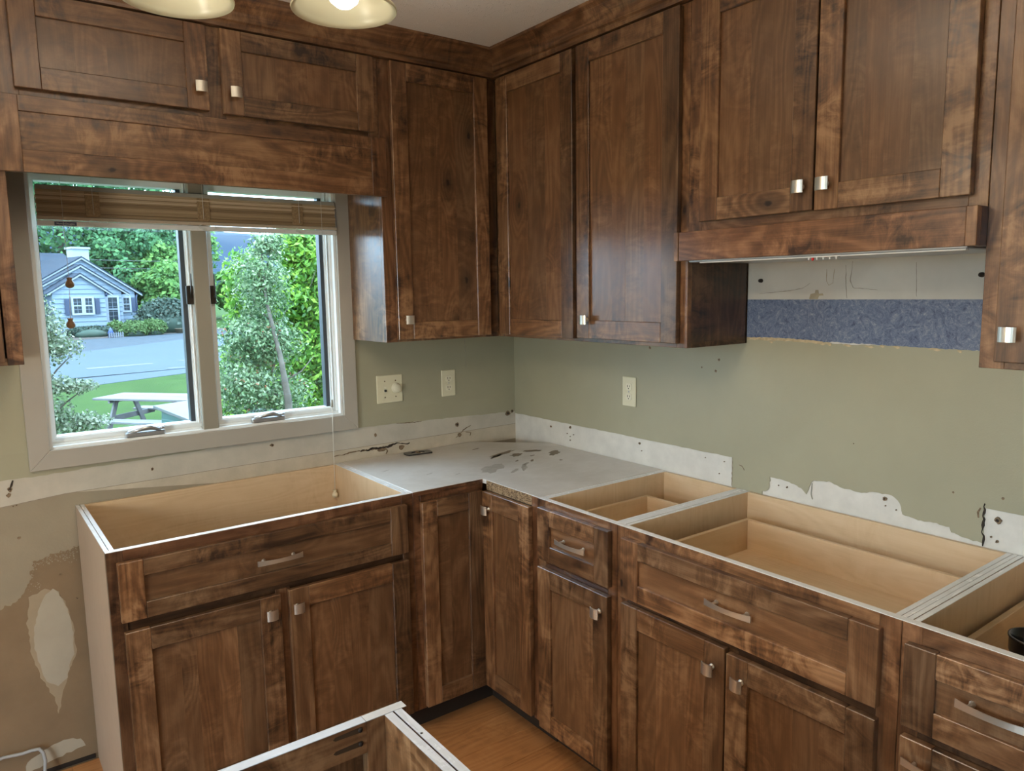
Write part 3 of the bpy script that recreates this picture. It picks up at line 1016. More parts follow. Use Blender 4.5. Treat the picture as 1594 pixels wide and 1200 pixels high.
def crank(x):
    o = boxes('crank_handle', [((x - 0.062, -0.006, 1.0745), (x + 0.060, 0.022, 1.090))], 'crank_metal', win, bev=0.003)
    tube('crank_arm', [(x - 0.055, 0.0, 1.092), (x - 0.012, -0.006, 1.101), (x + 0.012, -0.008, 1.104), (x + 0.045, -0.004, 1.092)], [0.005, 0.0085, 0.0085, 0.005], 'crank_metal', o, 10)
    lathe('crank_knob', [(0, 0), (0.007, 0.002), (0.008, 0.008), (0.004, 0.012), (0, 0.012)], 'crank_metal', o, (x + 0.05, -0.004, 1.092), 12)


crank(-1.565)
crank(-1.145)
for x0, x1 in ((-1.402, -1.378), (-1.322, -1.304)):
    l = boxes('latch', [((x0, 0.008, 1.513), (x1, 0.024, 1.577))], 'latch_bronze', win, bev=0.002)
    tube('latch_lever', [((x0 + x1) / 2, 0.004, 1.535), ((x0 + x1) / 2, -0.008, 1.56), ((x0 + x1) / 2 + 0.002, -0.006, 1.618)], [0.003, 0.003, 0.0018], 'latch_bronze', l, 8)

# ------------------------------------------------------------------ bamboo blind
bx0, bx1 = -1.826, -0.860
bld = empty('window_blind', (-1.34, -0.01, 1.99), 'raised bamboo window blind with white bottom rail and hanging cords', 'blind')
box('head_rail', (bx0, -0.03, 1.93), (bx1, 0.012, 1.965), 'rail_silver', bld)
box('top_rail', (bx0 + 0.004, -0.026, 1.872), (bx1, -0.006, 1.886), 'rail_silver', bld, 0.002)
vs, fs = [], []
q = random.Random(5)
for i in range(19):
    z = 1.8705 - i * 0.0042
    y_ = -0.022 - (i % 3) * 0.0022 + q.uniform(-0.001, 0.001)
    th = 0.0018
    b0 = len(vs)
    x0 = bx0 + 0.002 + q.uniform(-0.001, 0.002)
    x1 = bx1 + q.uniform(-0.002, 0.001)
    for x in (x0, x1):
        for (dy, dz) in ((-0.003, th), (-0.003, -th), (0.015, -th), (0.015, th)):
            vs.append((x, y_ + dy, z + dz))
    fs += [(b0, b0 + 1, b0 + 5, b0 + 4), (b0 + 1, b0 + 2, b0 + 6, b0 + 5), (b0 + 2, b0 + 3, b0 + 7, b0 + 6), (b0 + 3, b0, b0 + 4, b0 + 7), (b0 + 3, b0 + 2, b0 + 1, b0), (b0 + 4, b0 + 5, b0 + 6, b0 + 7)]
o = meshobj('bamboo_slat', vs, fs, 'bamboo', bld)
o['kind'] = 'stuff'
tag(o, 'thin folded bamboo slats')
for x in (-1.672, -1.338, -1.008):
    box('woven_tape', (x - 0.020, -0.0300, 1.794), (x + 0.020, -0.027, 1.870), 'woven_tape', bld, 0.0005)
box('bottom_rail', (bx0 + 0.001, -0.030, 1.781), (bx1 + 0.004, -0.008, 1.792), 'rail_beige', bld, 0.002)
br = box('bottom_rail', (bx0 + 0.001, -0.028, 1.763), (bx1 + 0.004, -0.006, 1.779), 'sill_white', bld, 0.002)
tg = box('brand_tag', (-1.780, -0.0292, 1.7640), (-1.720, -0.0278, 1.7755), 'tag_blue', bld, 0)
fc = bpy.data.curves.new('brand_lettering', 'FONT')
fc.body = 'HunterDouglas'
fc.size = 0.0078
fc.align_x = 'CENTER'
fc.align_y = 'CENTER'
fc.extrude = 0.0001
fc.materials.append(M['button_white'])
ft = bpy.data.objects.new('lettering_curve', fc)
COL.objects.link(ft)
bpy.context.view_layer.update()
fm = bpy.data.meshes.new_from_object(ft.evaluated_get(bpy.context.evaluated_depsgraph_get()))
bpy.data.objects.remove(ft)
fo = bpy.data.objects.new('lettering', fm)
COL.objects.link(fo)
fo.parent = tg
fo.location = (0, -0.0008, 0)
fo.rotation_euler = (pi / 2, 0, 0)
for x in (-1.757, -1.672, -1.341, -1.004, -0.918):
    tube('lift_cord', [(x, -0.0335, 1.93), (x + 0.001, -0.0335, 1.80)], 0.0007, 'cord_white', bld, 6)
for x in (-1.672, -1.341, -1.004):
    pts = [(x + 0.028 * math.cos(t) + 0.012, -0.033, 1.775 + 0.012 * math.sin(t)) for t in np.linspace(2.2, 6.9, 12)]
    tube('cord_loop', pts, 0.0009, 'cord_white', bld, 6)
    lathe('cord_button', [(0, 0), (0.004, 0), (0.004, 0.004), (0, 0.004)], 'cord_white', bld, (x, -0.030, 1.766), 10, Matrix.Rotation(pi / 2, 3, 'X'))
tube('lift_cord', [(-1.757, -0.034, 1.80), (-1.755, -0.034, 1.60)], 0.0008, 'cord_white', bld, 6)
tube('lift_cord', [(-1.755, -0.034, 1.60), (-1.761, -0.034, 1.47)], 0.0008, 'cord_white', bld, 6)


def tassel(x, y_, z, mat, s=1.0, lab=None):
    pr = [(0, 0), (0.006, 0.001), (0.0125, 0.006), (0.0145, 0.013), (0.0125, 0.020), (0.008, 0.027), (0.0075, 0.032), (0.011, 0.036), (0.0, 0.036)]
    o = lathe('cord_tassel', [(a * s, b_ * s) for a, b_ in pr], mat, bld, (x, y_, z), 20)
    if lab:
        o['label'] = lab


tassel(-1.754, -0.034, 1.572, 'tassel_wood', 0.92)
tassel(-1.761, -0.034, 1.446, 'tassel_wood', 0.92)
tube('lift_cord', [(-0.918, -0.034, 1.80), (-0.913, -0.040, 1.135)], 0.0009, 'cord_white', bld, 6)
tube('cord_joiner', [(-0.913, -0.040, 1.137), (-0.913, -0.040, 1.108)], [0.0048, 0.0055], 'rail_silver', bld, 12)
tube('lift_cord', [(-0.913, -0.040, 1.11), (-0.915, -0.034, 0.775)], 0.0011, 'cord_white', bld, 6)
tassel(-0.915, -0.034, 0.748, 'tassel_ivory', 0.85, 'ivory plastic cord tassel')

# ------------------------------------------------------------------ crown moulding
cp = [(0.300, 2.350), (0.322, 2.350), (0.325, 2.358), (0.324, 2.366), (0.331, 2.370), (0.333, 2.378), (0.333, 2.386), (0.336, 2.394), (0.346, 2.408), (0.360, 2.423), (0.372, 2.432), (0.374, 2.4405), (0.300, 2.4405)]


def crown(name, pl, u_end):
    vs, fs = [], []
    n = len(cp)
    for (d, z) in cp:
        vs.append(PT(pl, -d, d, z))
    for (d, z) in cp:
        vs.append(PT(pl, u_end, d, z))
    for i in range(n):
        j = (i + 1) % n
        fs.append((i, j, n + j, n + i))
    fs += [tuple(range(n)), tuple(range(2 * n - 1, n - 1, -1))]
    bm = bmesh.new()
    bv = [bm.verts.new(v) for v in vs]
    for f in fs:
        bm.faces.new([bv[k] for k in f])
    bmesh.ops.recalc_face_normals(bm, faces=bm.faces[:])
    me = bpy.data.meshes.new(name)
    bm.to_mesh(me)
    bm.free()
    o = link(name, me, wmat('alder', pl, 'u'), None, (0, 0, 0), (0.72, 0.70, 0.68))
    tag(o, kind='structure')
    return o


crown('trim_1', 'A', -2.6)
crown('trim_2', 'B', -2.9)

# ================================================================== WALL CABINETS
FD, DD = 0.298, 0.318           # face-frame and door-front distance from the wall
UZ0, UZ1 = 1.362, 2.350
BK = 0.006                       # gap behind cabinets


def carcass(pl, parent, u0, u1, z0, z1, dfront, left=True, right=True, side_mat='alder', open_top=False, th=0.016, bottom=True, wood_base='alder', topz=None):
    if u0 > u1:
        u0, u1 = u1, u0
    df = dfront - 0.0192
    if left:
        pbox('side_panel', pl, u0, u0 + th, BK, df, z0, z1, wmat(side_mat, pl, 'z') if side_mat != 'side_ply' else 'side_ply', parent, 0.0006, tone(0.85, 1.05))
    if right:
        pbox('side_panel', pl, u1 - th, u1, BK, df, z0, z1, wmat(side_mat, pl, 'z') if side_mat != 'side_ply' else 'side_ply', parent, 0.0006, tone(0.85, 1.05))
    a = u0 + (th if left else 0)
    b_ = u1 - (th if right else 0)
    pbox('back_panel', pl, a, b_, BK, BK + 0.008, z0, z1, wmat(wood_base, pl, 'u'), parent, 0, (1, 1, 1))
    if bottom:
        pbox('bottom_panel', pl, a, b_, BK + 0.008, df, z0, z0 + th, wmat(wood_base, pl, 'u'), parent, 0, (1, 1, 1))
    if not open_top:
        pbox('top_panel', pl, a, b_, BK + 0.008, df, z1 - th, z1, wmat(wood_base, pl, 'u'), parent, 0, (1, 1, 1))


# 1 over the window: two short doors
c = empty('wall_cabinet', (-1.365, -BK, 2.07), 'wide short alder wall cabinet with two doors above the window', 'wall cabinet')
carcass('A', c, -1.905, -0.803, 2.07, UZ1, FD)
stile('A', c, -1.905, -1.862, 2.07, UZ1, FD)
stile('A', c, -0.842, -0.803, 2.07, UZ1, FD)
stile('A', c, -1.386, -1.322, 2.07, UZ1, FD)
rail('A', c, -1.862, -0.842, 2.07, 2.108, FD)
rail('A', c, -1.862, -0.842, 2.338, UZ1, FD)
panel_door('A', c, -1.872, -1.376, 2.098, 2.345, DD, boards=4, kn=(-1.402, 2.161), rl=0.058)
panel_door('A', c, -1.334, -0.826, 2.095, 2.345, DD, boards=4, kn=(-1.300, 2.158), rl=0.058)
# valance board below it
v = empty('valance', (-1.36, -0.31, 1.88), 'long alder valance board with recessed centre panel over the window top', 'valance')
vz0, vz1 = 1.879, 2.078
pbox('valance_stile', 'A', -1.935, -1.869, FD + 0.0005, DD, vz0, vz1, 'alder_z', v, 0.001, (1.05, 1.05, 1.1))
pbox('valance_stile', 'A', -0.842, -0.787, FD + 0.0005, DD, vz0, vz1, 'alder_z', v, 0.001, (0.85, 0.8, 0.8))
pbox('valance_rail', 'A', -1.869, -0.842, FD + 0.0005, DD - 0.0002, 2.037, vz1, 'alder_x', v, 0.001, (0.9, 0.9, 0.92))
pbox('valance_rail', 'A', -1.869, -0.842, FD + 0.0005, DD - 0.0002, vz0, 1.938, 'alder_x', v, 0.001, (1.0, 0.97, 0.97))
pbox('valance_panel', 'A', -1.869, -0.842, FD + 0.0005, DD - 0.006, 1.938, 2.037, 'alder_x', v, 0, (1.0, 1.0, 1.0))
pbox('valance_stile', 'A', -1.93, -1.905, 0.28, FD, vz0, vz1, 'alder_z', v, 0.001)

# 2 far-left wall cabinet, only its right stile in view
c = empty('wall_cabinet', (-2.25, -BK, UZ0), 'alder wall cabinet cut off by the left edge, left of the window', 'wall cabinet')
carcass('A', c, -2.60, -1.909, UZ0, UZ1, FD)
stile('A', c, -1.947, -1.909, UZ0, UZ1, FD, c=(0.95, 0.9, 0.9))
stile('A', c, -2.60, -2.56, UZ0, UZ1, FD)
rail('A', c, -2.56, -1.947, UZ0, UZ0 + 0.02, FD)
rail('A', c, -2.56, -1.947, 2.335, UZ1, FD)
panel_door('A', c, -2.58, -1.952, UZ0 + 0.010, 1.876, DD - 0.0004, boards=5)
panel_door('A', c, -2.58, -1.952, 2.085, 2.345, DD, boards=5, rl=0.058)
pbox('frame_rail', 'A', -2.56, -1.947, 0.28, FD, 1.876, 2.085, 'alder_x', c)

# 3 single door right of the window (blind corner cabinet)
c = empty('wall_cabinet', (-0.55, -BK, UZ0), 'tall single-door alder wall cabinet between window and room corner', 'wall cabinet')
pbox('side_panel', 'A', -0.802, -0.786, 0.004, FD - 0.0192, UZ0, 2.069, 'alder_z', c, 0.0006, (0.95, 0.95, 0.95))
pbox('back_panel', 'A', -0.786, -0.30, BK, BK + 0.008, UZ0, UZ1, 'alder_x', c, 0)
pbox('bottom_panel', 'A', -0.786, -0.008, BK + 0.008, FD - 0.0192, UZ0 + 0.004, UZ0 + 0.02, 'alder_x', c, 0)
pbox('top_panel', 'A', -0.786, -0.008, BK + 0.008, FD - 0.0192, UZ1 - 0.016, UZ1, 'alder_x', c, 0)
stile('A', c, -0.802, -0.752, UZ0, UZ1, FD, c=(0.8, 0.74, 0.72))
stile('A', c, -0.362, -0.299, UZ0, UZ1, FD, c=(0.62, 0.6, 0.6))
rail('A', c, -0.752, -0.362, UZ0, 1.39, FD)
rail('A', c, -0.752, -0.362, 2.33, UZ1, FD)
panel_door('A', c, -0.760, -0.349, 1.371, 2.345, DD, boards=4, kn=(-0.724, 1.443), dark=0.9)

# 4 two doors on the range wall
c = empty('wall_cabinet', (-BK, -0.78, UZ0), 'tall two-door alder wall cabinet on the range wall, next to the corner', 'wall cabinet')
carcass('B', c, -1.2605, -0.320, UZ0, UZ1, FD, left=False, right=False)
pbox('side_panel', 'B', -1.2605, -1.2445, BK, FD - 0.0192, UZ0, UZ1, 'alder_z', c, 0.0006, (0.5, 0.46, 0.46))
stile('B', c, -0.335, -0.299, UZ0, UZ1, FD, c=(0.85, 0.82, 0.8))
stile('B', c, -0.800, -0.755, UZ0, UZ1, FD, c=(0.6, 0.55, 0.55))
stile('B', c, -1.2605, -1.222, UZ0, UZ1, FD, c=(1.0, 0.95, 0.9))
rail('B', c, -0.755, -0.335, UZ0, 1.395, FD)
rail('B', c, -1.222, -0.800, UZ0, 1.395, FD)
rail('B', c, -1.222, -0.335, 2.33, UZ1, FD)
panel_door('B', c, -0.767, -0.335, 1.372, 2.345, DD, boards=3)
panel_door('B', c, -1.234, -0.788, 1.376, 2.345, DD, boards=4, kn=(-0.841, 1.440))

# 5 hood cabinet
c = empty('wall_cabinet', (-BK, -1.66, 1.62), 'two-door alder cabinet above the range hood with apron board below', 'wall cabinet')
carcass('B', c, -2.058, -1.2615, 1.70, UZ1, FD)
stile('B', c, -1.310, -1.2615, 1.62, UZ1, FD, c=(0.85, 0.8, 0.78))
stile('B', c, -2.058, -2.020, 1.62, UZ1, FD, c=(1.1, 1.08, 1.05))
rail('B', c, -2.020, -1.310, 1.70, 1.76, FD, c=(0.95, 0.9, 0.9))
rail('B', c, -2.020, -1.310, 2.33, UZ1, FD)
panel_door('B', c, -1.667, -1.313, 1.730, 2.345, DD, boards=3, kn=(-1.637, 1.789))
panel_door('B', c, -2.030, -1.672, 1.728, 2.345, DD, boards=4, kn=(-1.703, 1.789))
pbox('apron_board', 'B', -2.038, -1.268, 0.332, 0.349, 1.620, 1.702, 'alder_y', c, 0.0012, (1.0, 0.88, 0.82))
pbox('apron_cap', 'B', -2.060, -2.038, 0.331, 0.350, 1.620, 1.702, 'alder_z', c, 0.0012, (1.15, 1.1, 1.05))
pbox('apron_cap', 'B', -1.266, -1.250, 0.322, 0.350, 1.620, 1.702, 'alder_z', c, 0.0012, (1.05, 1.0, 0.9))
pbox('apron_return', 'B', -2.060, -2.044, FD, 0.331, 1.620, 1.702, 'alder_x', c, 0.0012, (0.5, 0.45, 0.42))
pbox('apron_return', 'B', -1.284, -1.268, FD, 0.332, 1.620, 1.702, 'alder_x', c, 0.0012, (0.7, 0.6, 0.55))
# range hood insert
h = empty('range_hood', (-0.16, -1.66, 1.62), 'slim metal range hood insert under the apron board', 'range hood')
pbox('hood_body', 'B', -2.036, -1.290, 0.008, 0.331, 1.6155, 1.695, 'steel_liner', h, 0.002)
pbox('hood_lip', 'B', -2.034, -1.330, 0.316, 0.331, 1.612, 1.6155, 'sill_white', h, 0.0008)
for i, u in enumerate((-1.668, -1.690, -1.707, -1.724, -1.741)):
    lathe('control_button', [(0, -0.006), (0.0018, -0.006), (0.0022, 0), (0, 0)], 'button_white', h, (-0.325, u, 1.612), 10)
    if i:
        box('button_mark', (-0.327, u - 0.009, 1.6108), (-0.323, u - 0.005, 1.6122), 'dark_slot', h, 0)
lathe('indicator_light', [(0, -0.008), (0.0028, -0.006), (0.0036, 0), (0, 0)], 'button_red', h, (-0.322, -1.677, 1.612), 12)

# 6 right wall cabinet
c = empty('wall_cabinet', (-BK, -2.4, UZ0), 'tall alder wall cabinet cut off by the right edge, right of the hood', 'wall cabinet')
carcass('B', c, -2.70, -2.0595, UZ0, UZ1, FD)
stile('B', c, -2.108, -2.0595, UZ0, UZ1, FD, c=(1.0, 0.95, 0.92))
stile('B', c, -2.70, -2.66, UZ0, UZ1, FD)
rail('B', c, -2.66, -2.108, UZ0, 1.395, FD)
rail('B', c, -2.66, -2.108, 2.33, UZ1, FD)
panel_door('B', c, -2.67, -2.094, 1.378, 2.345, DD, boards=4, kn=(-2.124, 1.437), st=0.066)

# ================================================================== BASE CABINETS
BZ = 0.876
DA, DB = 0.586, 0.590
FA, FB = 0.606, 0.610
TK = 0.10


def side_l(pl, a, b_, dface, mat, c, zt=None):
    zt = zt or BZ - 0.001
    pts = [(BK, 0), (dface - 0.087, 0), (dface - 0.087, 0.102), (dface - 0.0192, 0.102), (dface - 0.0192, zt), (BK, zt)]
    prism('side_panel', [(-d, z) for d, z in pts], 'x' if pl == 'A' else 'y', a, b_, mat, c)


def base_box(pl, c, u0, u1, dface, left_mat='ply', bottom_z=0.13, left=True, right=True, double=True):
    """plywood box, open on top; sides are doubled sheets whose top edges show"""
    a, b_ = min(u0, u1), max(u0, u1)
    df = dface - 0.0192
    ia, ib = a, b_
    if left:
        m_ = 'side_ply' if left_mat == 'side_ply' else wmat('maple', pl, 'z')
        if left_mat == 'side_ply':
            pbox('side_panel', pl, a, a + 0.0105, BK, df, 0.0, BZ - 0.001, m_, c, 0.0006)
        else:
            side_l(pl, a, a + 0.0105, dface, m_, c)
        pbox('side_liner', pl, a + 0.0125, a + 0.024, BK, df, 0.11, BZ - 0.0015, wmat('maple', pl, 'z'), c, 0.0006)
        pbox('top_edge', pl, a, a + 0.0105, BK, df, BZ - 0.001, BZ, wmat('ply', pl, 'd'), c, 0, (1.15, 1.15, 1.15))
        pbox('top_edge', pl, a + 0.0125, a + 0.024, BK, df, BZ - 0.0015, BZ - 0.0005, wmat('ply', pl, 'd'), c, 0, (1.1, 1.1, 1.1))
        ia = a + 0.024
    if right:
        side_l(pl, b_ - 0.0105, b_, dface, wmat('maple', pl, 'z'), c)
        pbox('side_liner', pl, b_ - 0.024, b_ - 0.0125, BK, df, 0.11, BZ - 0.0015, wmat('maple', pl, 'z'), c, 0.0006)
        pbox('top_edge', pl, b_ - 0.0105, b_, BK, df, BZ - 0.001, BZ, wmat('ply', pl, 'd'), c, 0, (1.15, 1.15, 1.15))
        pbox('top_edge', pl, b_ - 0.024, b_ - 0.0125, BK, df, BZ - 0.0015, BZ - 0.0005, wmat('ply', pl, 'd'), c, 0, (1.1, 1.1, 1.1))
        ib = b_ - 0.024
    pbox('back_panel', pl, ia, ib, BK, BK + 0.012, 0.11, BZ - 0.001, wmat('maple', pl, 'u'), c, 0.0005)
    pbox('bottom_panel', pl, ia, ib, BK + 0.012, df, bottom_z - 0.012, bottom_z, wmat('maple', pl, 'u'), c, 0)
    pbox('toe_kick', pl, a, b_, dface - 0.085, dface - 0.075, 0.0, TK + 0.015, 'toe_dark', c, 0)
    return ia, ib


def frame_top(pl, c, u0, u1, dface):
    """bare wood top edge of the face frame"""
    pbox('frame_edge', pl, u0, u1, dface - 0.019, dface - 0.0005, BZ - 0.0006, BZ + 0.0006, wmat('ply', pl, 'u'), c, 0, (1.1, 1.08, 1.05))


# 8 sink base
SX0, SX1 = -1.791, -0.876
c = empty('base_cabinet', (-1.33, -BK, 0), 'wide open-topped sink base cabinet under the window', 'base cabinet')
base_box('A', c, SX0, SX1, DA, 'side_ply')
stile('A', c, SX0, SX0 + 0.040, TK, BZ - 0.0006, DA, c=(0.5, 0.48, 0.5))
stile('A', c, SX1 - 0.042, SX1, TK, BZ - 0.0006, DA, c=(0.65, 0.6, 0.58))
stile('A', c, -1.352, -1.308, TK, 0.662, DA, c=(0.7, 0.62, 0.6))
rail('A', c, SX0 + 0.04, SX1 - 0.042, 0.835, BZ - 0.0006, DA, c=(0.62, 0.52, 0.5))
rail('A', c, SX0 + 0.04, SX1 - 0.042, TK, 0.135, DA)
rail('A', c, SX0 + 0.04, SX1 - 0.042, 0.635, 0.700, DA - 0.004, c=(0.30, 0.26, 0.24))  # toned dark: shade of the gap below the drawer front is painted in
frame_top('A', c, SX0, SX1, DA)
panel_door('A', c, -1.768, -0.907, 0.682, 0.846, FA, boards=1, horizontal=True, rl=0.045, name='drawer_front', pu=(-1.340, 0.764), dark=0.85)  # weaker light on the sink fronts is put into their darker tone
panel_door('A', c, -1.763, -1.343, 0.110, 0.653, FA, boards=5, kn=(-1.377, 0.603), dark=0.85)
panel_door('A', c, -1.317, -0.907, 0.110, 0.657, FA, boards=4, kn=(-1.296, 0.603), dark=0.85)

# 9 corner base with lid
c = empty('base_cabinet', (-0.3, -0.3, 0), 'corner base cabinet with dusty L-shaped top and two narrow doors', 'base cabinet')
prism('top_panel', [(SX1 + 0.001, -0.006), (-0.250, -0.006), (-0.006, -0.262), (-0.006, -0.9015), (-0.5895, -0.9015), (-0.5895, -0.5855), (SX1 + 0.001, -0.5855)], 'z', 0.862, 0.8775, 'dusty_top', c, bev=0.0008)
side_l('A', SX1 + 0.001, SX1 + 0.013, DA, 'maple_z', c, 0.8615)
side_l('B', -0.9015, -0.890, DB, 'maple_z', c, 0.8615)
pbox('bottom_panel', 'A', SX1 + 0.013, -0.02, 0.02, 0.55, 0.115, 0.130, 'maple_x', c, 0)
stile('A', c, SX1 + 0.0005, -0.846, TK, 0.862, DA, c=(0.8, 0.7, 0.66))
rail('A', c, -0.846, -0.5905, 0.838, 0.862, DA, c=(0.6, 0.5, 0.48))
pbox('frame_rail', 'A', SX1 + 0.001, -0.5905, 0.57, DA + 0.0004, 0.862, 0.8765, 'alder_x', c, 0.0005, (0.6, 0.5, 0.48))
stile('B', c, -0.9015, -0.868, TK, 0.8765, DB, c=(0.7, 0.6, 0.57))
pbox('rough_rail', 'B', -0.868, -0.608, 0.571, DB, 0.842, 0.8765, 'rough_strip', c, 0.0005)
pbox('toe_kick', 'A', SX1, -0.52, 0.51, 0.52, 0.0, 0.115, 'toe_dark', c, 0)
pbox('toe_kick', 'B', -0.9015, -0.52, 0.51, 0.52, 0.0, 0.115, 'toe_dark', c, 0)
panel_door('A', c, -0.851, -0.606, 0.108, 0.842, FA, boards=2, dark=0.85, rl=0.06, st=0.058)  # darker tone carries the shade of the lower window-wall doors
panel_door('B', c, -0.874, -0.6085, 0.112, 0.841, FB, boards=2, kn=(-0.648, 0.783), rl=0.062, st=0.058)
# stains on the lid
q = random.Random(4)


def blob(u, v_, rx, ry, ang, mat, seed, z=0.8778):
    r_ = random.Random(seed)
    pts = []
    for k in range(18):
        a = 2 * pi * k / 18
        rr = 0.65 + 0.55 * r_.random()
        x, y_ = rx * rr * math.cos(a), ry * rr * math.sin(a)
        pts.append((u + x * math.cos(ang) - y_ * math.sin(ang), v_ + x * math.sin(ang) + y_ * math.cos(ang)))
    prism('stain', pts, 'z', 0.8774, z, mat, c)


blob(-0.300, -0.300, 0.085, 0.017, 0.33, 'top_stain', 1)
blob(-0.345, -0.325, 0.045, 0.010, 0.5, 'top_stain', 2)
blob(-0.262, -0.352, 0.034, 0.022, 0.4, 'top_stain', 3)
blob(-0.165, -0.335, 0.040, 0.022, -0.2, 'top_stain', 4)
blob(-0.118, -0.425, 0.048, 0.022, 0.6, 'top_stain', 5)
blob(-0.220, -0.405, 0.014, 0.006, 0.2, 'top_stain', 6)
blob(-0.278, -0.476, 0.022, 0.007, 0.8, 'top_stain', 7)
blob(-0.325, -0.440, 0.016, 0.006, 0.6, 'top_stain', 8)
blob(-0.325, -0.500, 0.028, 0.007, 0.5, 'top_stain_light', 9)
blob(-0.470, -0.480, 0.085, 0.035, 0.5, 'top_stain_light', 10)
blob(-0.370, -0.545, 0.055, 0.012, 0.9, 'top_stain_light', 11)
blob(-0.430, -0.565, 0.035, 0.010, 0.6, 'top_stain_light', 12)
blob(-0.185, -0.542, 0.009, 0.007, 0.6, 'top_stain', 13)
blob(-0.325, -0.150, 0.022, 0.007, 0.2, 'top_stain', 14)
crack_pts = [(-0.70, -0.40), (-0.62, -0.47), (-0.80, -0.25)]
for i, (u, v_) in enumerate(crack_pts):
    blob(u, v_, 0.018, 0.003, 0.4, 'top_stain_light', 20 + i)

# 10 narrow base
Y1, Y2, Y3, Y4 = -0.9025, -1.2630, -2.0630, -2.80
c = empty('base_cabinet', (-BK, -1.08, 0), 'narrow open-topped base cabinet with one drawer and one door', 'base cabinet')
base_box('B', c, Y2 + 0.0005, Y1, DB)
stile('B', c, -0.938, Y1, TK, BZ - 0.0006, DB, c=(0.8, 0.74, 0.7))
stile('B', c, Y2 + 0.0005, -1.225, TK, BZ - 0.0006, DB, c=(0.75, 0.66, 0.6))
rail('B', c, -1.225, -0.938, 0.838, BZ - 0.0006, DB, c=(0.95, 0.88, 0.8))
rail('B', c, -1.225, -0.938, 0.645, 0.695, DB, c=(0.45, 0.38, 0.34))  # shade between drawer and door put into the rail tone
rail('B', c, -1.225, -0.938, TK, 0.135, DB)
frame_top('B', c, Y2, Y1, DB)
panel_door('B', c, -1.243, -0.919, 0.683, 0.853, FB, boards=1, horizontal=True, rl=0.052, st=0.060, name='drawer_front', pu=(-1.085, 0.767))
panel_door('B', c, -1.240, -0.917, 0.100, 0.656, FB, boards=2, kn=(-1.208, 0.603), rl=0.060)


def drawer_box(c, u0, u1, d0, d1, z0, z1, mat='maple'):
    t = 0.014
    a, b_ = min(u0, u1), max(u0, u1)
    o = pbox('drawer_box', 'B', a + t, b_ - t, d0 + t, d1 - t, z0 + 0.008, z0 + 0.014, 'maple_y', c, 0)
    pbox('drawer_side', 'B', a, a + t, d0, d1, z0, z1, 'maple_x', o, 0.001)
    pbox('drawer_side', 'B', b_ - t, b_, d0, d1, z0, z1, 'maple_x', o, 0.001)
    pbox('drawer_back', 'B', a + t, b_ - t, d0, d0 + t, z0, z1, 'maple_y', o, 0.001, (1.05, 1.05, 1.05))
    pbox('drawer_wall', 'B', a + t, b_ - t, d1 - t, d1, z0, z1, 'maple_y', o, 0.001)
    return o


drawer_box(c, -1.214, -0.952, 0.135, 0.568, 0.705, 0.815)

# 11 wide base
c = empty('base_cabinet', (-BK, -1.66, 0), 'wide open-topped base cabinet with one long drawer over two doors', 'base cabinet')
base_box('B', c, Y3 + 0.0005, Y2 - 0.0005, DB)
stile('B', c, -1.305, Y2 - 0.0005, TK, BZ - 0.0006, DB, c=(0.85, 0.78, 0.72))
stile('B', c, Y3 + 0.0005, -2.018, TK, BZ - 0.0006, DB, c=(0.95, 0.85, 0.78))
stile('B', c, -1.680, -1.632, TK, 0.66, DB, c=(0.6, 0.55, 0.5))
rail('B', c, -2.018, -1.305, 0.838, BZ - 0.0006, DB, c=(1.05, 0.98, 0.9))
rail('B', c, -2.018, -1.305, 0.645, 0.69, DB, c=(0.42, 0.36, 0.32))  # rail darkened in colour to paint the shaded gap
rail('B', c, -2.018, -1.305, TK, 0.135, DB)
frame_top('B', c, Y3, Y2, DB)
panel_door('B', c, -2.027, -1.293, 0.677, 0.849, FB, boards=1, horizontal=True, rl=0.050, st=0.065, name='drawer_front', pu=(-1.664, 0.767))
panel_door('B', c, -1.653, -1.295, 0.110, 0.660, FB, boards=3, kn=(-1.616, 0.600), rl=0.062)
panel_door('B', c, -2.027, -1.657, 0.110, 0.652, FB, boards=3, kn=(-1.702, 0.594), rl=0.062)
drawer_box(c, -1.995, -1.340, 0.095, 0.568, 0.705, 0.815)

# 12 right base
c = empty('base_cabinet', (-BK, -2.4, 0), 'open-topped base cabinet with stacked drawers at the right edge', 'base cabinet')
base_box('B', c, Y4, Y3 - 0.0005, DB)
stile('B', c, -2.103, Y3 - 0.0005, TK, BZ - 0.0006, DB, c=(0.95, 0.85, 0.8))
stile('B', c, Y4, -2.76, TK, BZ - 0.0006, DB)
rail('B', c, -2.76, -2.103, 0.838, BZ - 0.0006, DB, c=(0.9, 0.84, 0.8))
rail('B', c, -2.76, -2.103, 0.635, 0.69, DB, c=(0.42, 0.36, 0.32))  # shaded gap between the drawer fronts painted into this rail
rail('B', c, -2.76, -2.103, 0.36, 0.41, DB)
rail('B', c, -2.76, -2.103, TK, 0.135, DB)
frame_top('B', c, Y4, Y3, DB)
panel_door('B', c, -2.78, -2.078, 0.668, 0.840, FB, boards=1, horizontal=True, rl=0.052, st=0.060, name='drawer_front', pu=(-2.247, 0.765))
panel_door('B', c, -2.78, -2.078, 0.385, 0.646, FB, boards=2, horizontal=True, rl=0.058, st=0.062, name='drawer_front', pu=(-2.155, 0.600))
panel_door('B', c, -2.78, -2.078, 0.110, 0.365, FB, boards=2, horizontal=True, rl=0.058, st=0.062, name='drawer_front', pu=(-2.43, 0.30))
drawer_box(c, -2.76, -2.100, 0.030, 0.568, 0.68, 0.790)

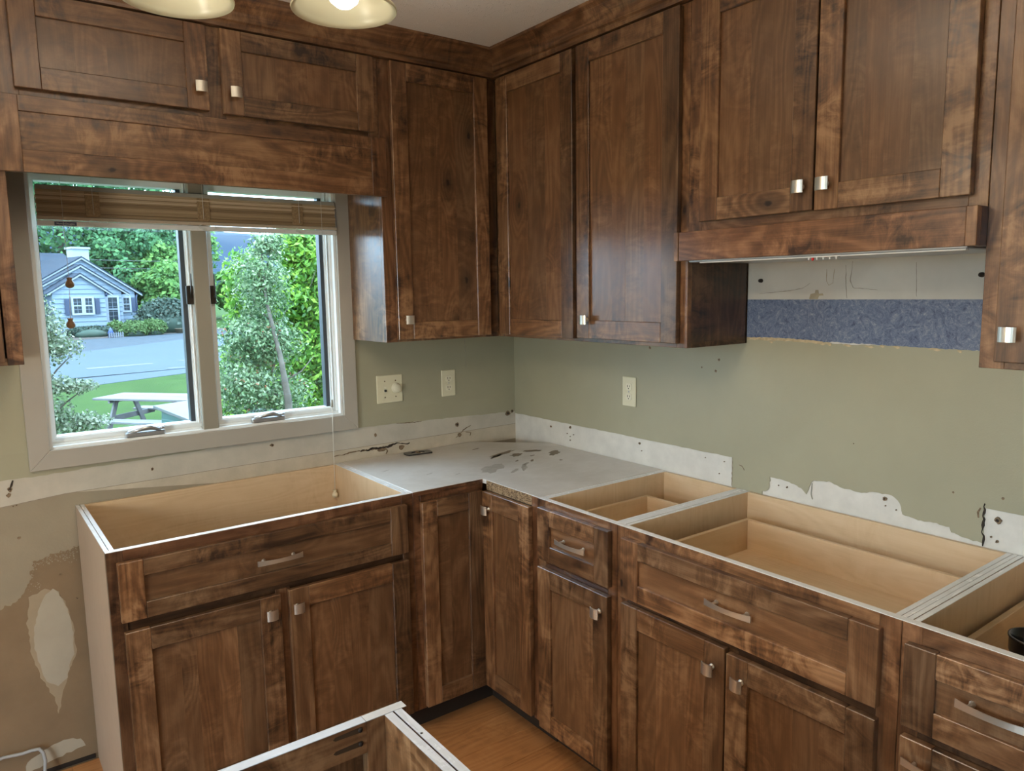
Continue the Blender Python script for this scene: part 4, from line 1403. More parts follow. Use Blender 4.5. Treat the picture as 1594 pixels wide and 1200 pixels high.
# things lying in the right cabinet's drawer
lathe('cup', [(0.018, 0.0), (0.022, 0.03), (0.030, 0.055), (0.043, 0.075), (0.0455, 0.082), (0.0455, 0.108), (0.0475, 0.110), (0.0475, 0.114), (0.0435, 0.114), (0.042, 0.086), (0.034, 0.070), (0.016, 0.03), (0.012, 0.004)], 'black_plastic', None, (-0.315, -2.205, 0.6965), 40)
tag(bpy.data.objects['cup'], 'black flared plastic cup standing in the open right drawer', 'cup')
o = boxes('metal_bracket', [((-0.395, -2.185, 0.694), (-0.365, -2.135, 0.698)), ((-0.397, -2.183, 0.696), (-0.392, -2.138, 0.730)), ((-0.370, -2.183, 0.696), (-0.366, -2.138, 0.722)), ((-0.397, -2.185, 0.7), (-0.366, -2.181, 0.722))], 'gasket')
tag(o, 'small dark bracket lying beside the black cup in the drawer', 'bracket')

# 13 loose cabinet in the foreground
IX0, IX1, IY0, IY1 = -2.46, -1.532, -2.31, -1.700
c = empty('base_cabinet', (-2.0, -2.0, 0), 'loose open cabinet box in the foreground with pale top edges', 'base cabinet')
box('side_panel', (IX1 - 0.013, IY0, 0.0), (IX1, IY1 - 0.0195, 0.8748), 'alder_z', c, 0.0006, (1.1, 1.1, 1.1))
box('side_liner', (IX1 - 0.030, IY0, 0.10), (IX1 - 0.016, IY1 - 0.0195, 0.8745), 'alder_z', c, 0.0006, (1.25, 1.3, 1.3))
box('top_edge', (IX1 - 0.013, IY0, 0.8748), (IX1, IY1 - 0.0195, 0.8758), 'ply_y', c, 0, (0.74, 0.80, 0.90))  # blue of the window light is put into the rim tint
box('top_edge', (IX1 - 0.030, IY0, 0.8745), (IX1 - 0.016, IY1 - 0.0195, 0.8755), 'ply_y', c, 0, (0.74, 0.80, 0.90))
box('side_panel', (IX0, IY0, 0.0), (IX0 + 0.016, IY1 - 0.0195, 0.8755), 'alder_z', c, 0.0006)
box('back_panel', (IX0 + 0.016, IY0, 0.10), (IX1 - 0.030, IY0 + 0.012, 0.87), 'alder_x', c, 0)
box('bottom_panel', (IX0 + 0.016, IY0 + 0.012, 0.10), (IX1 - 0.030, IY1 - 0.0195, 0.115), 'alder_x', c, 0)
box('frame_stile', (-1.594, IY1 - 0.019, 0.05), (-1.522, IY1, 0.8752), 'alder_z', c, 0.001, (1.35, 1.3, 1.25))
box('frame_stile', (IX0, IY1 - 0.019, 0.05), (IX0 + 0.05, IY1, 0.8752), 'alder_z', c, 0.001)
# rail with two routed pocket slots, built in pieces around the slots
RZ0, RZ1 = 0.824, 0.8752
rx0, rx1 = IX0 + 0.05, -1.594
bm = bmesh.new()
bmesh.ops.create_cube(bm, size=1, matrix=Matrix.Translation((0, 0, 0)) @ Matrix.Diagonal((rx1 - rx0, 0.019, RZ1 - RZ0, 1)))
me = bpy.data.meshes.new('frame_rail')
bm.to_mesh(me)
bm.free()
rl_o = link('frame_rail', me, 'alder_x', c, ((rx0 + rx1) / 2, IY1 - 0.0095, (RZ0 + RZ1) / 2), (1.3, 1.25, 1.2))
for zz in (0.8430, 0.8660):
    pts = []
    for k in range(9):
        a = -pi / 2 + pi * k / 8
        pts.append((-1.604 + 0.004 * math.cos(a), zz + 0.0045 * math.sin(a)))
    pts += [(-1.646, zz + 0.0030), (-1.650, zz), (-1.646, zz - 0.0030)]
    prism('pocket_hole', pts, 'y', IY1 - 0.0195, IY1 - 0.0185, 'pocket_brown', rl_o)
    lathe('screw_bore', [(0.0035, 0), (0.0030, 0.003), (0.0, 0.003)], 'gap_dark', rl_o, (-1.605, IY1 - 0.0195, zz), 12, Matrix.Rotation(pi / 2, 3, 'X'), close=False)
box('frame_edge', (rx0, IY1 - 0.019, 0.8752), (-1.5945, IY1 - 0.0004, 0.8762), 'ply_x', c, 0, (0.72, 0.80, 0.93))  # top edge tinted with the blue window light
box('frame_edge', (-1.5935, IY1 - 0.019, 0.8752), (-1.5224, IY1 - 0.0004, 0.8762), 'ply_x', c, 0, (0.72, 0.76, 0.82))
box('frame_rail', (IX0 + 0.05, IY1 - 0.019, 0.64), (-1.594, IY1, 0.68), 'alder_x', c, 0.001)
panel_door_y = IY1 + 0.0195
# drawer front and doors on its far face
for (a, b_, z0_, z1_) in ((-2.44, -1.545, 0.69, 0.862), (-2.44, -1.995, 0.10, 0.655), (-1.99, -1.545, 0.10, 0.655)):
    d_ = box('door', (a + 0.04, IY1 + 0.001, z0_ + 0.03), (b_ - 0.04, IY1 + 0.010, z1_ - 0.03), 'alder_z', c, 0)
    for aa, bb in ((a, a + 0.06), (b_ - 0.06, b_)):
        box('stile', (aa, IY1 + 0.001, z0_), (bb, IY1 + 0.019, z1_), 'alder_z', d_, 0.001, tone())
    for aa, bb in ((z0_, z0_ + 0.045), (z1_ - 0.045, z1_)):
        box('rail', (a + 0.06, IY1 + 0.001, aa), (b_ - 0.06, IY1 + 0.019, bb), 'alder_x', d_, 0.001, tone())
lathe('screw_hole', [(0.0022, 0), (0.0022, 0.0004), (0, 0.0004)], 'dark_slot', c, (-1.541, -1.80, 0.8757), 10, close=False)

# ================================================================== WALL DEVICES


def receptacle(pl, u, z, label):
    e = empty('wall_outlet', PT(pl, u, 0.003, z - 0.057), label, 'outlet')
    pbox('cover_plate', pl, u - 0.035, u + 0.035, 0.003, 0.0085, z - 0.057, z + 0.057, 'cream_plastic', e, 0.0022)
    for s in (-1, 1):
        zc = z + s * 0.0195
        pts = []
        for k in range(20):
            a = 2 * pi * k / 20
            pts.append((u + 0.0165 * max(-0.92, min(0.92, math.cos(a) * 1.08)), zc + 0.0142 * max(-0.9, min(0.9, math.sin(a) * 1.05))))
        ax = 'y' if pl == 'A' else 'x'
        r_ = prism('receptacle', pts, ax, -0.0085, -0.0105, 'cream_insert', e)
        sg = 1 if pl == 'A' else -1
        for du, hh in ((-0.006, 0.0045), (0.006, 0.0038)):
            pbox('slot', pl, u + sg * du - 0.0012, u + sg * du + 0.0012, 0.0100, 0.0108, zc + 0.002 - hh, zc + 0.002 + hh, 'dark_slot', r_, 0)
        pbox('slot', pl, u - 0.0022, u + 0.0022, 0.0100, 0.0108, zc - 0.0095, zc - 0.0055, 'dark_slot', r_, 0)
    rot = Matrix.Rotation(pi / 2, 3, 'X') if pl == 'A' else Matrix.Rotation(-pi / 2, 3, 'Y')
    lathe('screw', [(0, 0.001), (0.0028, 0.0007), (0.003, 0)], 'crank_metal', e, PT(pl, u, 0.0085, z), 10, rot, close=False)


receptacle('A', -0.363, 1.151, 'cream wall outlet left of the room corner, under the single-door cabinet')
receptacle('B', -0.738, 1.152, 'cream wall outlet on the range wall under the two-door cabinet')
e = empty('light_switch', (-0.646, -0.003, 1.095), 'square cream switch plate with toggle and round dimmer beside the window', 'light switch')
pbox('cover_plate', 'A', -0.705, -0.588, 0.003, 0.0088, 1.094, 1.209, 'cream_plastic', e, 0.0022)
pbox('toggle_surround', 'A', -0.675, -0.663, 0.0088, 0.0100, 1.138, 1.163, 'cream_insert', e, 0.0004)
pbox('toggle', 'A', -0.6725, -0.6655, 0.0095, 0.0185, 1.141, 1.150, 'dark_slot', e, 0.001)
lathe('dimmer_knob', [(0.021, 0), (0.0205, 0.003), (0.017, 0.004), (0.0165, 0.015), (0.0145, 0.0175), (0, 0.0175)], 'cream_insert', e, (-0.618, -0.0088, 1.154), 32, Matrix.Rotation(pi / 2, 3, 'X'), close=False)
for sx in (-0.669, -0.620):
    for sz in (1.118, 1.184):
        lathe('screw', [(0, 0.001), (0.0028, 0.0007), (0.003, 0)], 'chip_brown', e, (sx, -0.0088, sz), 10, Matrix.Rotation(pi / 2, 3, 'X'), close=False)

# black outlet plate lying on the corner top
bm = bmesh.new()
e = empty('outlet_plate', (-0.555, -0.062, 0.8780), 'small black outlet plate lying flat on the corner top', 'outlet plate')
e.rotation_euler = (0, 0, math.radians(-6))
vs = []


def ringquad(x0, x1, y0, y1):
    return [(x0, y0), (x1, y0), (x1, y1), (x0, y1)]


P4 = ringquad(-0.058, 0.058, -0.030, 0.030)
n = 24
cin = [(0.030 * math.cos(2 * pi * k / n), 0.019 * math.sin(2 * pi * k / n)) for k in range(n)]
outp = []
for k in range(n):
    a = 2 * pi * k / n
    cx, sy = math.cos(a), math.sin(a)
    s = min(0.058 / max(abs(cx), 1e-6), 0.030 / max(abs(sy), 1e-6))
    outp.append((cx * s, sy * s))
vs = [(x, y_, 0.0) for x, y_ in outp] + [(x, y_, 0.0) for x, y_ in cin] + [(x, y_, 0.004) for x, y_ in outp] + [(x, y_, 0.004) for x, y_ in cin]
fs = []
for k in range(n):
    k2 = (k + 1) % n
    fs += [(2 * n + k, 2 * n + k2, 3 * n + k2, 3 * n + k), (k2, k, n + k, n + k2), (k, k2, 2 * n + k2, 2 * n + k), (3 * n + k, 3 * n + k2, n + k2, n + k)]
WORLD[e.name] = Vector((0, 0, 0))
meshobj('plate', vs, fs, 'black_plastic', e)
meshobj('cross_strap', [(-0.004, -0.0195, 0.001), (0.004, -0.0195, 0.001), (0.004, 0.0195, 0.001), (-0.004, 0.0195, 0.001), (-0.004, -0.0195, 0.006), (0.004, -0.0195, 0.006), (0.004, 0.0195, 0.006), (-0.004, 0.0195, 0.006)],
        [(0, 3, 2, 1), (4, 5, 6, 7), (0, 1, 5, 4), (1, 2, 6, 5), (2, 3, 7, 6), (3, 0, 4, 7)], 'chip_brown', e)

# grey cable at the lower left
pts = [(-2.20, -0.03, 0.10), (-2.10, -0.028, 0.108), (-2.05, -0.022, 0.112), (-2.00, -0.02, 0.104), (-1.975, -0.022, 0.106), (-1.955, -0.024, 0.104), (-1.945, -0.028, 0.090), (-1.942, -0.034, 0.065), (-1.946, -0.042, 0.035), (-1.950, -0.06, 0.008), (-1.96, -0.12, 0.0055), (-2.0, -0.2, 0.0055)]
pp = []
for i in range(len(pts) - 1):
    for t in (0, 0.5):
        pp.append(Vector(pts[i]).lerp(Vector(pts[i + 1]), t))
pp.append(Vector(pts[-1]))
o = tube('electrical_cable', pp, 0.0052, 'cable_grey', None, 10)
tag(o, 'grey cable hanging at the bare wall, lower left', 'cable')

# ================================================================== CHANDELIER
LC = Vector((-1.646, -1.565, 0))
ch = empty('chandelier', (LC.x, LC.y, H), 'chandelier with cream glass bell shades near the ceiling', 'chandelier')
lathe('canopy', [(0.0, -0.001), (0.062, -0.001), (0.060, -0.018), (0.02, -0.032), (0.0, -0.032)][::-1], 'brushed_nickel', ch, (LC.x, LC.y, H), 28)
tube('stem', [(LC.x, LC.y, H - 0.03), (LC.x, LC.y, 2.16)], 0.007, 'brushed_nickel', ch, 12)
lathe('hub', [(0, -0.04), (0.018, -0.03), (0.028, 0), (0.018, 0.03), (0, 0.04)], 'brushed_nickel', ch, (LC.x, LC.y, 2.16), 24)
bell = [(0.0845, 0.0), (0.0855, 0.003), (0.0835, 0.007), (0.078, 0.012), (0.073, 0.026), (0.064, 0.045), (0.052, 0.060), (0.038, 0.070), (0.026, 0.076), (0.022, 0.082),
        (0.018, 0.080), (0.024, 0.070), (0.036, 0.065), (0.050, 0.055), (0.061, 0.041), (0.070, 0.023), (0.074, 0.0115), (0.0765, 0.008), (0.077, 0.004), (0.0815, 0.001), (0.0845, 0.0)]
for (sx, sy) in ((-1.734, -1.447), (-1.500, -1.548), (-1.704, -1.700)):
    tube('arm', [(LC.x, LC.y, 2.15), (LC.x + (sx - LC.x) * 0.5, LC.y + (sy - LC.y) * 0.5, 2.20), (sx, sy, 2.15), (sx, sy, 2.105)], 0.004, 'brushed_nickel', ch, 10)
    sh = lathe('glass_shade', bell, 'shade_glass', ch, (sx, sy, 2.0), 48, close=False)
    lathe('socket', [(0, 0.112), (0.016, 0.110), (0.020, 0.095), (0.024, 0.080), (0.014, 0.074), (0, 0.074)][::-1], 'brushed_nickel', sh, (sx, sy, 2.0), 20)
    bu = [(0, 0.004), (0.012, 0.006), (0.022, 0.014), (0.0275, 0.027), (0.026, 0.040), (0.018, 0.056), (0.012, 0.066), (0.0, 0.070)]
    lathe('bulb', bu, 'bulb_glow', sh, (sx, sy, 2.0), 24, close=False)
    ul = light('ceiling_fill', 'SPOT', (sx, sy, 2.118), 19.0, (1.0, 0.88, 0.72), rot=(pi, 0, 0))  # upward spot added over each shade to brighten the ceiling
    ul.data.spot_size = math.radians(172)
    ul.data.spot_blend = 0.3
    ul.data.shadow_soft_size = 0.02
    sl = light('lamp_light', 'SPOT', (sx, sy, 1.999), BULB_W, (1.0, 0.84, 0.64))
    sl.data.spot_size = math.radians(172)
    sl.data.spot_blend = 0.3
    sl.data.shadow_soft_size = 0.02

# unseen globe lamp, added left of the viewpoint to light the room
cf = empty('fill_lamp', (-3.55, -1.75, 0.0), 'unseen white globe floor lamp added left of the viewpoint as fill light', 'floor lamp')
lathe('base', [(0, 0), (0.14, 0), (0.14, 0.015), (0.02, 0.03), (0, 0.03)], 'brushed_nickel', cf, (-3.55, -1.75, 0.001), 28)
tube('pole', [(-3.55, -1.75, 0.02), (-3.55, -1.75, LAMP_Z - 0.15)], 0.010, 'brushed_nickel', cf, 8)
lathe('fill_globe', [(0.16 * math.sin(a), 0.16 * math.cos(a)) for a in np.linspace(pi, 0, 17)], 'fill_glow', cf, (-3.55, -1.75, LAMP_Z), 32, close=False)

# ================================================================== OUTDOORS
GZ = -0.9
lawn = boxes('lawn', [((-60, -40, GZ - 0.3), (90, 140, GZ))], 'grass', wloc=(0, 0, GZ))
tag(lawn, kind='structure')
# parking lot, gravel strip, planting bed
lot = prism('parking_lot', [(-40, 13.9), (-10, 17.0), (1.1, 20.9), (3.6, 22.3), (7, 24.8), (30, 40), (45, 52), (30, 56), (8.0, 42.0), (2.0, 35.3), (-40, 12)], 'z', GZ - 0.05, GZ + 0.012, 'asphalt_light')
tag(lot, kind='structure')
gr = prism('gravel_strip', [(-40, 12.5), (2.0, 35.3), (8.0, 42.0), (30, 56), (40, 75), (10.2, 50.6), (4.2, 47.4), (1.5, 43.5), (-40, 20)], 'z', GZ - 0.05, GZ + 0.010, 'gravel_grey')
tag(gr, kind='structure')
for i, (x, y_, L, w) in enumerate(((2.6, 26.6, 2.2, 0.30), (6.0, 27.5, 2.6, 0.14), (5.0, 24.6, 2.6, 0.14))):
    o = prism('painted_line', [(x - L / 2, y_ - w), (x + L / 2, y_ + w * 0.8), (x + L / 2, y_ + w * 1.8), (x - L / 2, y_ + w * 0.6)], 'z', GZ + 0.012, GZ + 0.016, 'lot_line', lot)
bed = prism('planting_bed', [(1.0, 46.5), (4.2, 47.3), (10.3, 50.4), (14, 53), (14, 60), (1, 60)], 'z', GZ - 0.05, GZ + 0.02, 'mulch')
tag(bed, kind='structure')
# paved pad under the picnic table
pad = prism('paved_pad', [(-0.4, 12.6), (2.4, 13.2), (2.9, 8.6), (0.3, 8.4)], 'z', GZ - 0.05, GZ + 0.01, 'mulch')
tag(pad, kind='structure')

# ---- house
HY = 54.0
hs = empty('house', (5.5, HY, GZ), 'pale blue clapboard cottage with three nested gables across the parking lot', 'house')


def siding(name, outline, y_, parent, step=0.30):
    """lapped clapboards filling a polygon in plane y = y_ (each lap leans out at its foot)"""
    zs = [p[1] for p in outline]
    z = min(zs)
    zt = max(zs)
    vs, fs = [], []

    def span(zq):
        xs = []
        n_ = len(outline)
        for i in range(n_):
            a, b_ = outline[i], outline[(i + 1) % n_]
            if (a[1] - zq) * (b_[1] - zq) <= 0 and a[1] != b_[1]:
                t = (zq - a[1]) / (b_[1] - a[1])
                xs.append(a[0] + t * (b_[0] - a[0]))
        return (min(xs), max(xs)) if xs else None
    while z < zt - 1e-3:
        z2 = min(z + step, zt - 1e-4)
        s1, s2 = span(z + 1e-4), span(z2)
        if s1 and s2:
            b0 = len(vs)
            vs += [(s1[0], y_ - 0.05, z), (s1[1], y_ - 0.05, z), (s2[1], y_, z2), (s2[0], y_, z2), (s1[0], y_ + 0.01, z), (s1[1], y_ + 0.01, z)]
            fs += [(b0, b0 + 1, b0 + 2, b0 + 3), (b0 + 4, b0 + 5, b0 + 1, b0)]
        z = z2
    o = meshobj(name, vs, fs, 'house_siding', parent)
    o['kind'] = 'stuff'
    return o


def gable(x0, x1, ax, az, ez, yf, depth, zb=GZ, nm='siding_wall'):
    """front wall with gable + two roof slabs running back"""
    o_ = [(x0, zb), (x1, zb), (x1, ez), (ax, az), (x0, ez)]
    siding(nm, o_, yf, hs)
    prism('wall_core', o_, 'y', yf + 0.02, yf + depth, 'house_siding', hs)
    for (ex, s) in ((x0, -1), (x1, 1)):
        dx = ex - ax
        dz = ez - az
        k = 0.42 / abs(dx)
        ex2, ez2 = ex + dx * k, ez + dz * k
        prism('roof', [(ax, az + 0.02), (ex2, ez2 + 0.02), (ex2, ez2 + 0.09), (ax, az + 0.10)], 'y', yf - 0.25, yf + depth, 'house_roof', hs)
        prism('rake_board', [(ax, az - 0.10), (ex2, ez2 - 0.09), (ex2, ez2 + 0.03), (ax, az + 0.03)], 'y', yf - 0.22, yf - 0.14, 'house_trim', hs)


gable(1.9, 8.75, 5.50, 4.20, 1.98, HY + 1.2, 8)       # big rear gable
gable(2.2, 7.50, 5.05, 3.65, 2.0, HY + 0.3, 4)
gable(2.95, 6.0, 4.56, 3.05, 2.0, HY - 0.8, 3)
# main ridge running left
prism('roof', [(HY + 2.4, 2.3), (HY + 9.0, 4.88), (HY + 13, 3.2), (HY + 13, 3.1), (HY + 9.0, 4.74), (HY + 2.4, 2.15)], 'x', -7.0, 7.4, 'house_roof', hs)
prism('wall_core', [(HY + 12.6, GZ), (HY + 12.6, 3.1), (HY + 9.0, 4.75), (HY + 3.0, 2.2), (HY + 3.0, GZ)], 'x', -6.8, 7.2, 'house_siding', hs)
# dormer-like lower roof at left
prism('roof', [(HY - 0.9, 0.95), (HY + 3.6, 3.0), (HY + 3.6, 2.9), (HY - 0.9, 0.82)], 'x', -4.0, 2.6, 'house_roof', hs)
prism('wall_core', [(HY - 0.4, GZ), (HY + 4, GZ), (HY + 4, 2.6), (HY - 0.4, 0.95)], 'x', -3.8, 2.5, 'house_siding', hs)
chm = boxes('chimney', [((6.20, HY + 4.2, 3.2), (7.25, HY + 5.2, 5.02))], 'house_trim', hs)
boxes('chimney_cap', [((6.13, HY + 4.1, 4.95), (7.32, HY + 5.3, 5.10))], 'house_trim', chm)


def hwin(x0, x1, z0, z1, yf, cols=2, rows=4):
    f = boxes('window_frame', [((x0 - 0.12, yf - 0.12, z0 - 0.12), (x0, yf, z1 + 0.12)), ((x1, yf - 0.12, z0 - 0.12), (x1 + 0.12, yf, z1 + 0.12)),
                               ((x0, yf - 0.12, z0 - 0.12), (x1, yf, z0)), ((x0, yf - 0.12, z1), (x1, yf, z1 + 0.12)), ((x0, yf - 0.11, (z0 + z1) / 2 - 0.035), (x1, yf - 0.04, (z0 + z1) / 2 + 0.035))], 'house_trim', hs)
    for k in (0, 1):
        za, zb_ = (z0, (z0 + z1) / 2 - 0.035) if k == 0 else ((z0 + z1) / 2 + 0.035, z1)
        box('pane', (x0, yf - 0.075, za), (x1, yf - 0.065, zb_), 'house_glass', f, 0)
    bars = []
    for i in range(1, cols):
        xx = x0 + (x1 - x0) * i / cols
        bars.append(((xx - 0.007, yf - 0.085, z0), (xx + 0.007, yf - 0.076, z1)))
    for i in range(1, rows):
        if i * 2 != rows:
            zz = z0 + (z1 - z0) * i / rows
            bars.append(((x0, yf - 0.085, zz - 0.007), (x1, yf - 0.076, zz + 0.007)))
    boxes('glazing_bar', bars, 'house_trim', f)


def shutter(x0, x1, z0, z1, yf):
    s = boxes('shutter', [((x0, yf - 0.10, z0), (x1, yf - 0.04, z1))], 'shutter_navy', hs)
    boxes('louvre', [((x0 + 0.05, yf - 0.12, z0 + 0.08 + k * 0.09), (x1 - 0.05, yf - 0.10, z0 + 0.13 + k * 0.09)) for k in range(int((z1 - z0 - 0.1) / 0.09))], 'shutter_navy', s)


yf = HY - 0.85
hwin(4.06, 4.52, 0.55, 1.50, yf)
hwin(4.74, 5.14, 0.55, 1.50, yf)
shutter(3.58, 3.86, 0.45, 1.50, yf)
shutter(5.34, 5.60, 0.48, 1.50, yf)
yf = HY + 0.25
hwin(6.10, 6.34, -0.10, 1.50, yf, 1, 5)
hwin(6.55, 7.12, -0.05, 1.52, yf, 2, 5)
yf = HY + 1.15
hwin(7.92, 8.30, 0.60, 1.48, yf)
shutter(7.60, 7.76, 0.50, 1.50, yf)
shutter(8.45, 8.70, 0.52, 1.50, yf)
tube('downspout', [(8.85, HY + 1.1, 1.7), (8.78, HY + 1.08, 1.5), (8.78, HY + 1.08, GZ)], 0.06, 'shutter_navy', hs, 8)
tube('downspout', [(6.08, HY - 0.9, 1.85), (6.04, HY - 0.86, 1.6)], 0.07, 'shutter_navy', hs, 8)
lathe('porch_lamp', [(0, 0.12), (0.14, 0.06), (0.2, 0.0), (0, 0.0)], 'shutter_navy', hs, (6.35, HY + 0.1, 1.95), 12)

hs.rotation_euler = (0, 0, math.radians(15))
hs.scale = (1.05, 1, 1)

# ---- foliage


def leaves(name, blobs, n, size, mat, parent, wloc, shell=0.55, seed=1, flat=0.0, stretch=1.9):
    """leaf cards scattered in ellipsoids, facing every way; blobs = (cx,cy,cz,rx,ry,rz,weight)"""
    r_ = np.random.default_rng(seed)
    wts = np.array([b_[6] for b_ in blobs], float)
    wts /= wts.sum()
    idx = r_.choice(len(blobs), n, p=wts)
    B = np.array([b_[:6] for b_ in blobs], float)[idx]
    d = r_.normal(size=(n, 3))
    d /= np.linalg.norm(d, axis=1)[:, None]
    rad = shell + (1 - shell) * r_.random(n) ** 0.6
    rad *= 1 + 0.10 * r_.normal(size=n)
    C_ = B[:, :3] + d * rad[:, None] * B[:, 3:6]
    C_ -= np.array(wloc)
    nr = d + r_.normal(size=(n, 3)) * 0.7 + np.array([0, 0, flat])
    nr /= np.linalg.norm(nr, axis=1)[:, None]
    t = np.cross(nr, r_.normal(size=(n, 3)))
    t /= np.linalg.norm(t, axis=1)[:, None]
    bt = np.cross(nr, t)
    s = size * (0.6 + 0.8 * r_.random(n))[:, None]
    v0 = C_ - t * s * stretch * 0.5
    v1 = C_ + bt * s * 0.5 + nr * s * 0.12
    v2 = C_ + t * s * stretch * 0.5
    v3 = C_ - bt * s * 0.5 + nr * s * 0.12
    V_ = np.stack([v0, v1, v2, v3], 1).reshape(-1, 3).astype(np.float32)
    me = bpy.data.meshes.new(name)
    me.vertices.add(4 * n)
    me.vertices.foreach_set('co', V_.ravel())
    me.loops.add(4 * n)
    me.loops.foreach_set('vertex_index', np.arange(4 * n, dtype=np.int32))
    me.polygons.add(n)
    me.polygons.foreach_set('loop_start', np.arange(0, 4 * n, 4, dtype=np.int32))
    me.update(calc_edges=True)
    o = link(name, me, mat, parent, wloc)
    o['kind'] = 'stuff'
    return o


def rblobs(c_, R_, n, seed, w=1.0):
    q_ = random.Random(seed)
    out_ = []
    for k in range(n):
        a = q_.uniform(0, 2 * pi)
        el = q_.uniform(-0.9, 1.0)
        rr = q_.uniform(0.35, 0.85)
        x = c_[0] + R_[0] * rr * math.cos(a) * math.sqrt(max(0, 1 - el * el * 0.6))
        y_ = c_[1] + R_[1] * rr * math.sin(a) * math.sqrt(max(0, 1 - el * el * 0.6))
        z = c_[2] + R_[2] * el * 0.75
        s = q_.uniform(0.25, 0.42)
        out_.append((x, y_, z, R_[0] * s, R_[1] * s, R_[2] * s * 0.8, w))
    return out_


def far_tree(x, y_, h, r_, mat, label, seed, n=9000, size=0.30):
    t = empty('tree', (x, y_, GZ), label, 'tree', 'trees behind the cottage')
    tube('trunk', [(x, y_, GZ), (x + 0.1, y_, GZ + h * 0.5), (x, y_, GZ + h * 0.8)], [0.35, 0.25, 0.08], 'bark', t, 8)
    leaves('foliage', rblobs((x, y_, GZ + h * 0.55), (r_, r_, h * 0.46), 26, seed), n, size, mat, t, (x, y_, GZ), 0.6, seed, 0.3, 1.4)


FT = [
    (0.5, 80, 19, 5.0, 'leaf_far', 'dark leafy tree at the left edge behind the cottage'),
    (6.5, 78, 18, 5.5, 'leaf_far', 'tall green tree behind the cottage chimney'),
    (12.5, 80, 17, 5.5, 'leaf_far', 'broad green tree right of the cottage ridge'),
    (17.5, 84, 13.5, 4.6, 'leaf_far_lime', 'lime green tree by the left window frame edge'),
    (15.0, 74, 7.5, 3.6, 'leaf_far_lime', 'low pale green tree right of the cottage eave'),
    (11.2, 74, 8.4, 3.2, 'leaf_far', 'small green tree just over the cottage roof slope'),
    (12.6, 65, 5.4, 2.6, 'leaf_far_lime', 'low lime tree behind the dark hedge'),
    (22.5, 78, 5.2, 3.5, 'leaf_far_lime', 'pale tree seen left of the holly tree in the right pane'),
    (28.0, 84, 5.6, 4.5, 'leaf_far', 'distant green tree behind the holly tree'),
    (37.0, 88, 6.5, 6.0, 'leaf_far', 'distant tree behind the bright green tree'),
]
for i, (x, y_, h, r_, mt, lb) in enumerate(FT):
    far_tree(x, y_, h, r_, mt, lb, 100 + i)

# hill ridge beyond
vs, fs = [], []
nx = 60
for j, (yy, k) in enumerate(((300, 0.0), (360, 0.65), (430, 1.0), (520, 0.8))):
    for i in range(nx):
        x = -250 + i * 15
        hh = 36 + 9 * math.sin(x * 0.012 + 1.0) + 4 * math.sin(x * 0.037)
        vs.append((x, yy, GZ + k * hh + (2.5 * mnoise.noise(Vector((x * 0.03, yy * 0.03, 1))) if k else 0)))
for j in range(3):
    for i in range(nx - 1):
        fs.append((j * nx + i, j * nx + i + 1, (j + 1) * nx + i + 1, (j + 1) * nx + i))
o = meshobj('hills', vs, fs, 'hazy_hill', None, (0, 0, 0), True)
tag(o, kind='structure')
o = boxes('meadow', [((-400, 140, GZ - 0.5), (700, 520, GZ - 0.05))], 'grass', wloc=(0, 140, GZ))
tag(o, kind='structure')

# shrubs at the house front
def shrub(x, y_, rx, ry, rz, mat, label, seed, n=2600, size=0.12, name='shrub', grp=None):
    o = empty(name, (x, y_, GZ), label, 'shrub', grp)
    lathe('shrub_core', [(0, 0.02), (rx * 0.75, 0.02), (rx * 0.78, rz * 0.8), (rx * 0.5, rz * 1.35), (0, rz * 1.55)], 'leaf_hedge', o, (x, y_, GZ), 16, close=False)
    leaves('foliage', [(x, y_, GZ + rz * 0.9, rx, ry, rz, 1)], n, size, mat, o, (x, y_, GZ), 0.85, seed, 0.2, 1.3)


shrub(7.05, 48.9, 0.78, 0.6, 0.48, 'leaf_round', 'left of the two clipped round bushes before the cottage', 201, grp='clipped round bushes')
shrub(8.25, 49.5, 0.74, 0.6, 0.52, 'leaf_round', 'right of the two clipped round bushes, beside the dark hedge', 202, grp='clipped round bushes')
shrub(9.7, 52.2, 1.75, 1.2, 1.15, 'leaf_hedge', 'big dark rounded hedge at the right corner of the cottage', 203, 7000, 0.17, 'hedge')
shrub(4.8, 50.3, 1.25, 0.5, 0.34, 'leaf_hedge', 'low dark hedge below the paired cottage windows', 204, 3600, 0.12, 'hedge')
shrub(6.35, 51.2, 0.5, 0.4, 0.48, 'leaf_round', 'loose green shrub below the tall cottage windows', 205, 1800, 0.11)
shrub(7.35, 51.3, 0.5, 0.4, 0.50, 'leaf_hedge', 'grey green shrub behind the clipped bushes', 206, 1500, 0.11)
# little picket fence, cone ornament, planter
pf = empty('picket_fence', (5.8, 47.9, GZ), 'tiny white picket fence at the bed edge before the cottage', 'fence')
for k in range(7):
    x = 5.45 + k * 0.12
    prism('picket', [(x, GZ + 0.02), (x + 0.07, GZ + 0.02), (x + 0.07, GZ + 0.30), (x + 0.035, GZ + 0.36), (x, GZ + 0.30)], 'y', 47.88, 47.90, 'picket_white', pf)
boxes('fence_rail', [((5.43, 47.90, GZ + 0.1), (6.26, 47.93, GZ + 0.14)), ((5.43, 47.90, GZ + 0.22), (6.26, 47.93, GZ + 0.26))], 'picket_white', pf)
o = lathe('garden_ornament', [(0.16, 0), (0.15, 0.25), (0.19, 0.27), (0.02, 0.62), (0, 0.64)], 'ornament_navy', None, (5.62, 48.3, GZ), 12)
tag(o, 'small navy pointed garden ornament behind the tiny picket fence', 'ornament')
o = lathe('planter', [(0.32, 0), (0.42, 0.3), (0.44, 0.32), (0.36, 0.32), (0.3, 0.1), (0, 0.1)], 'planter_tan', None, (10.1, 50.2, GZ + 0.0), 14)
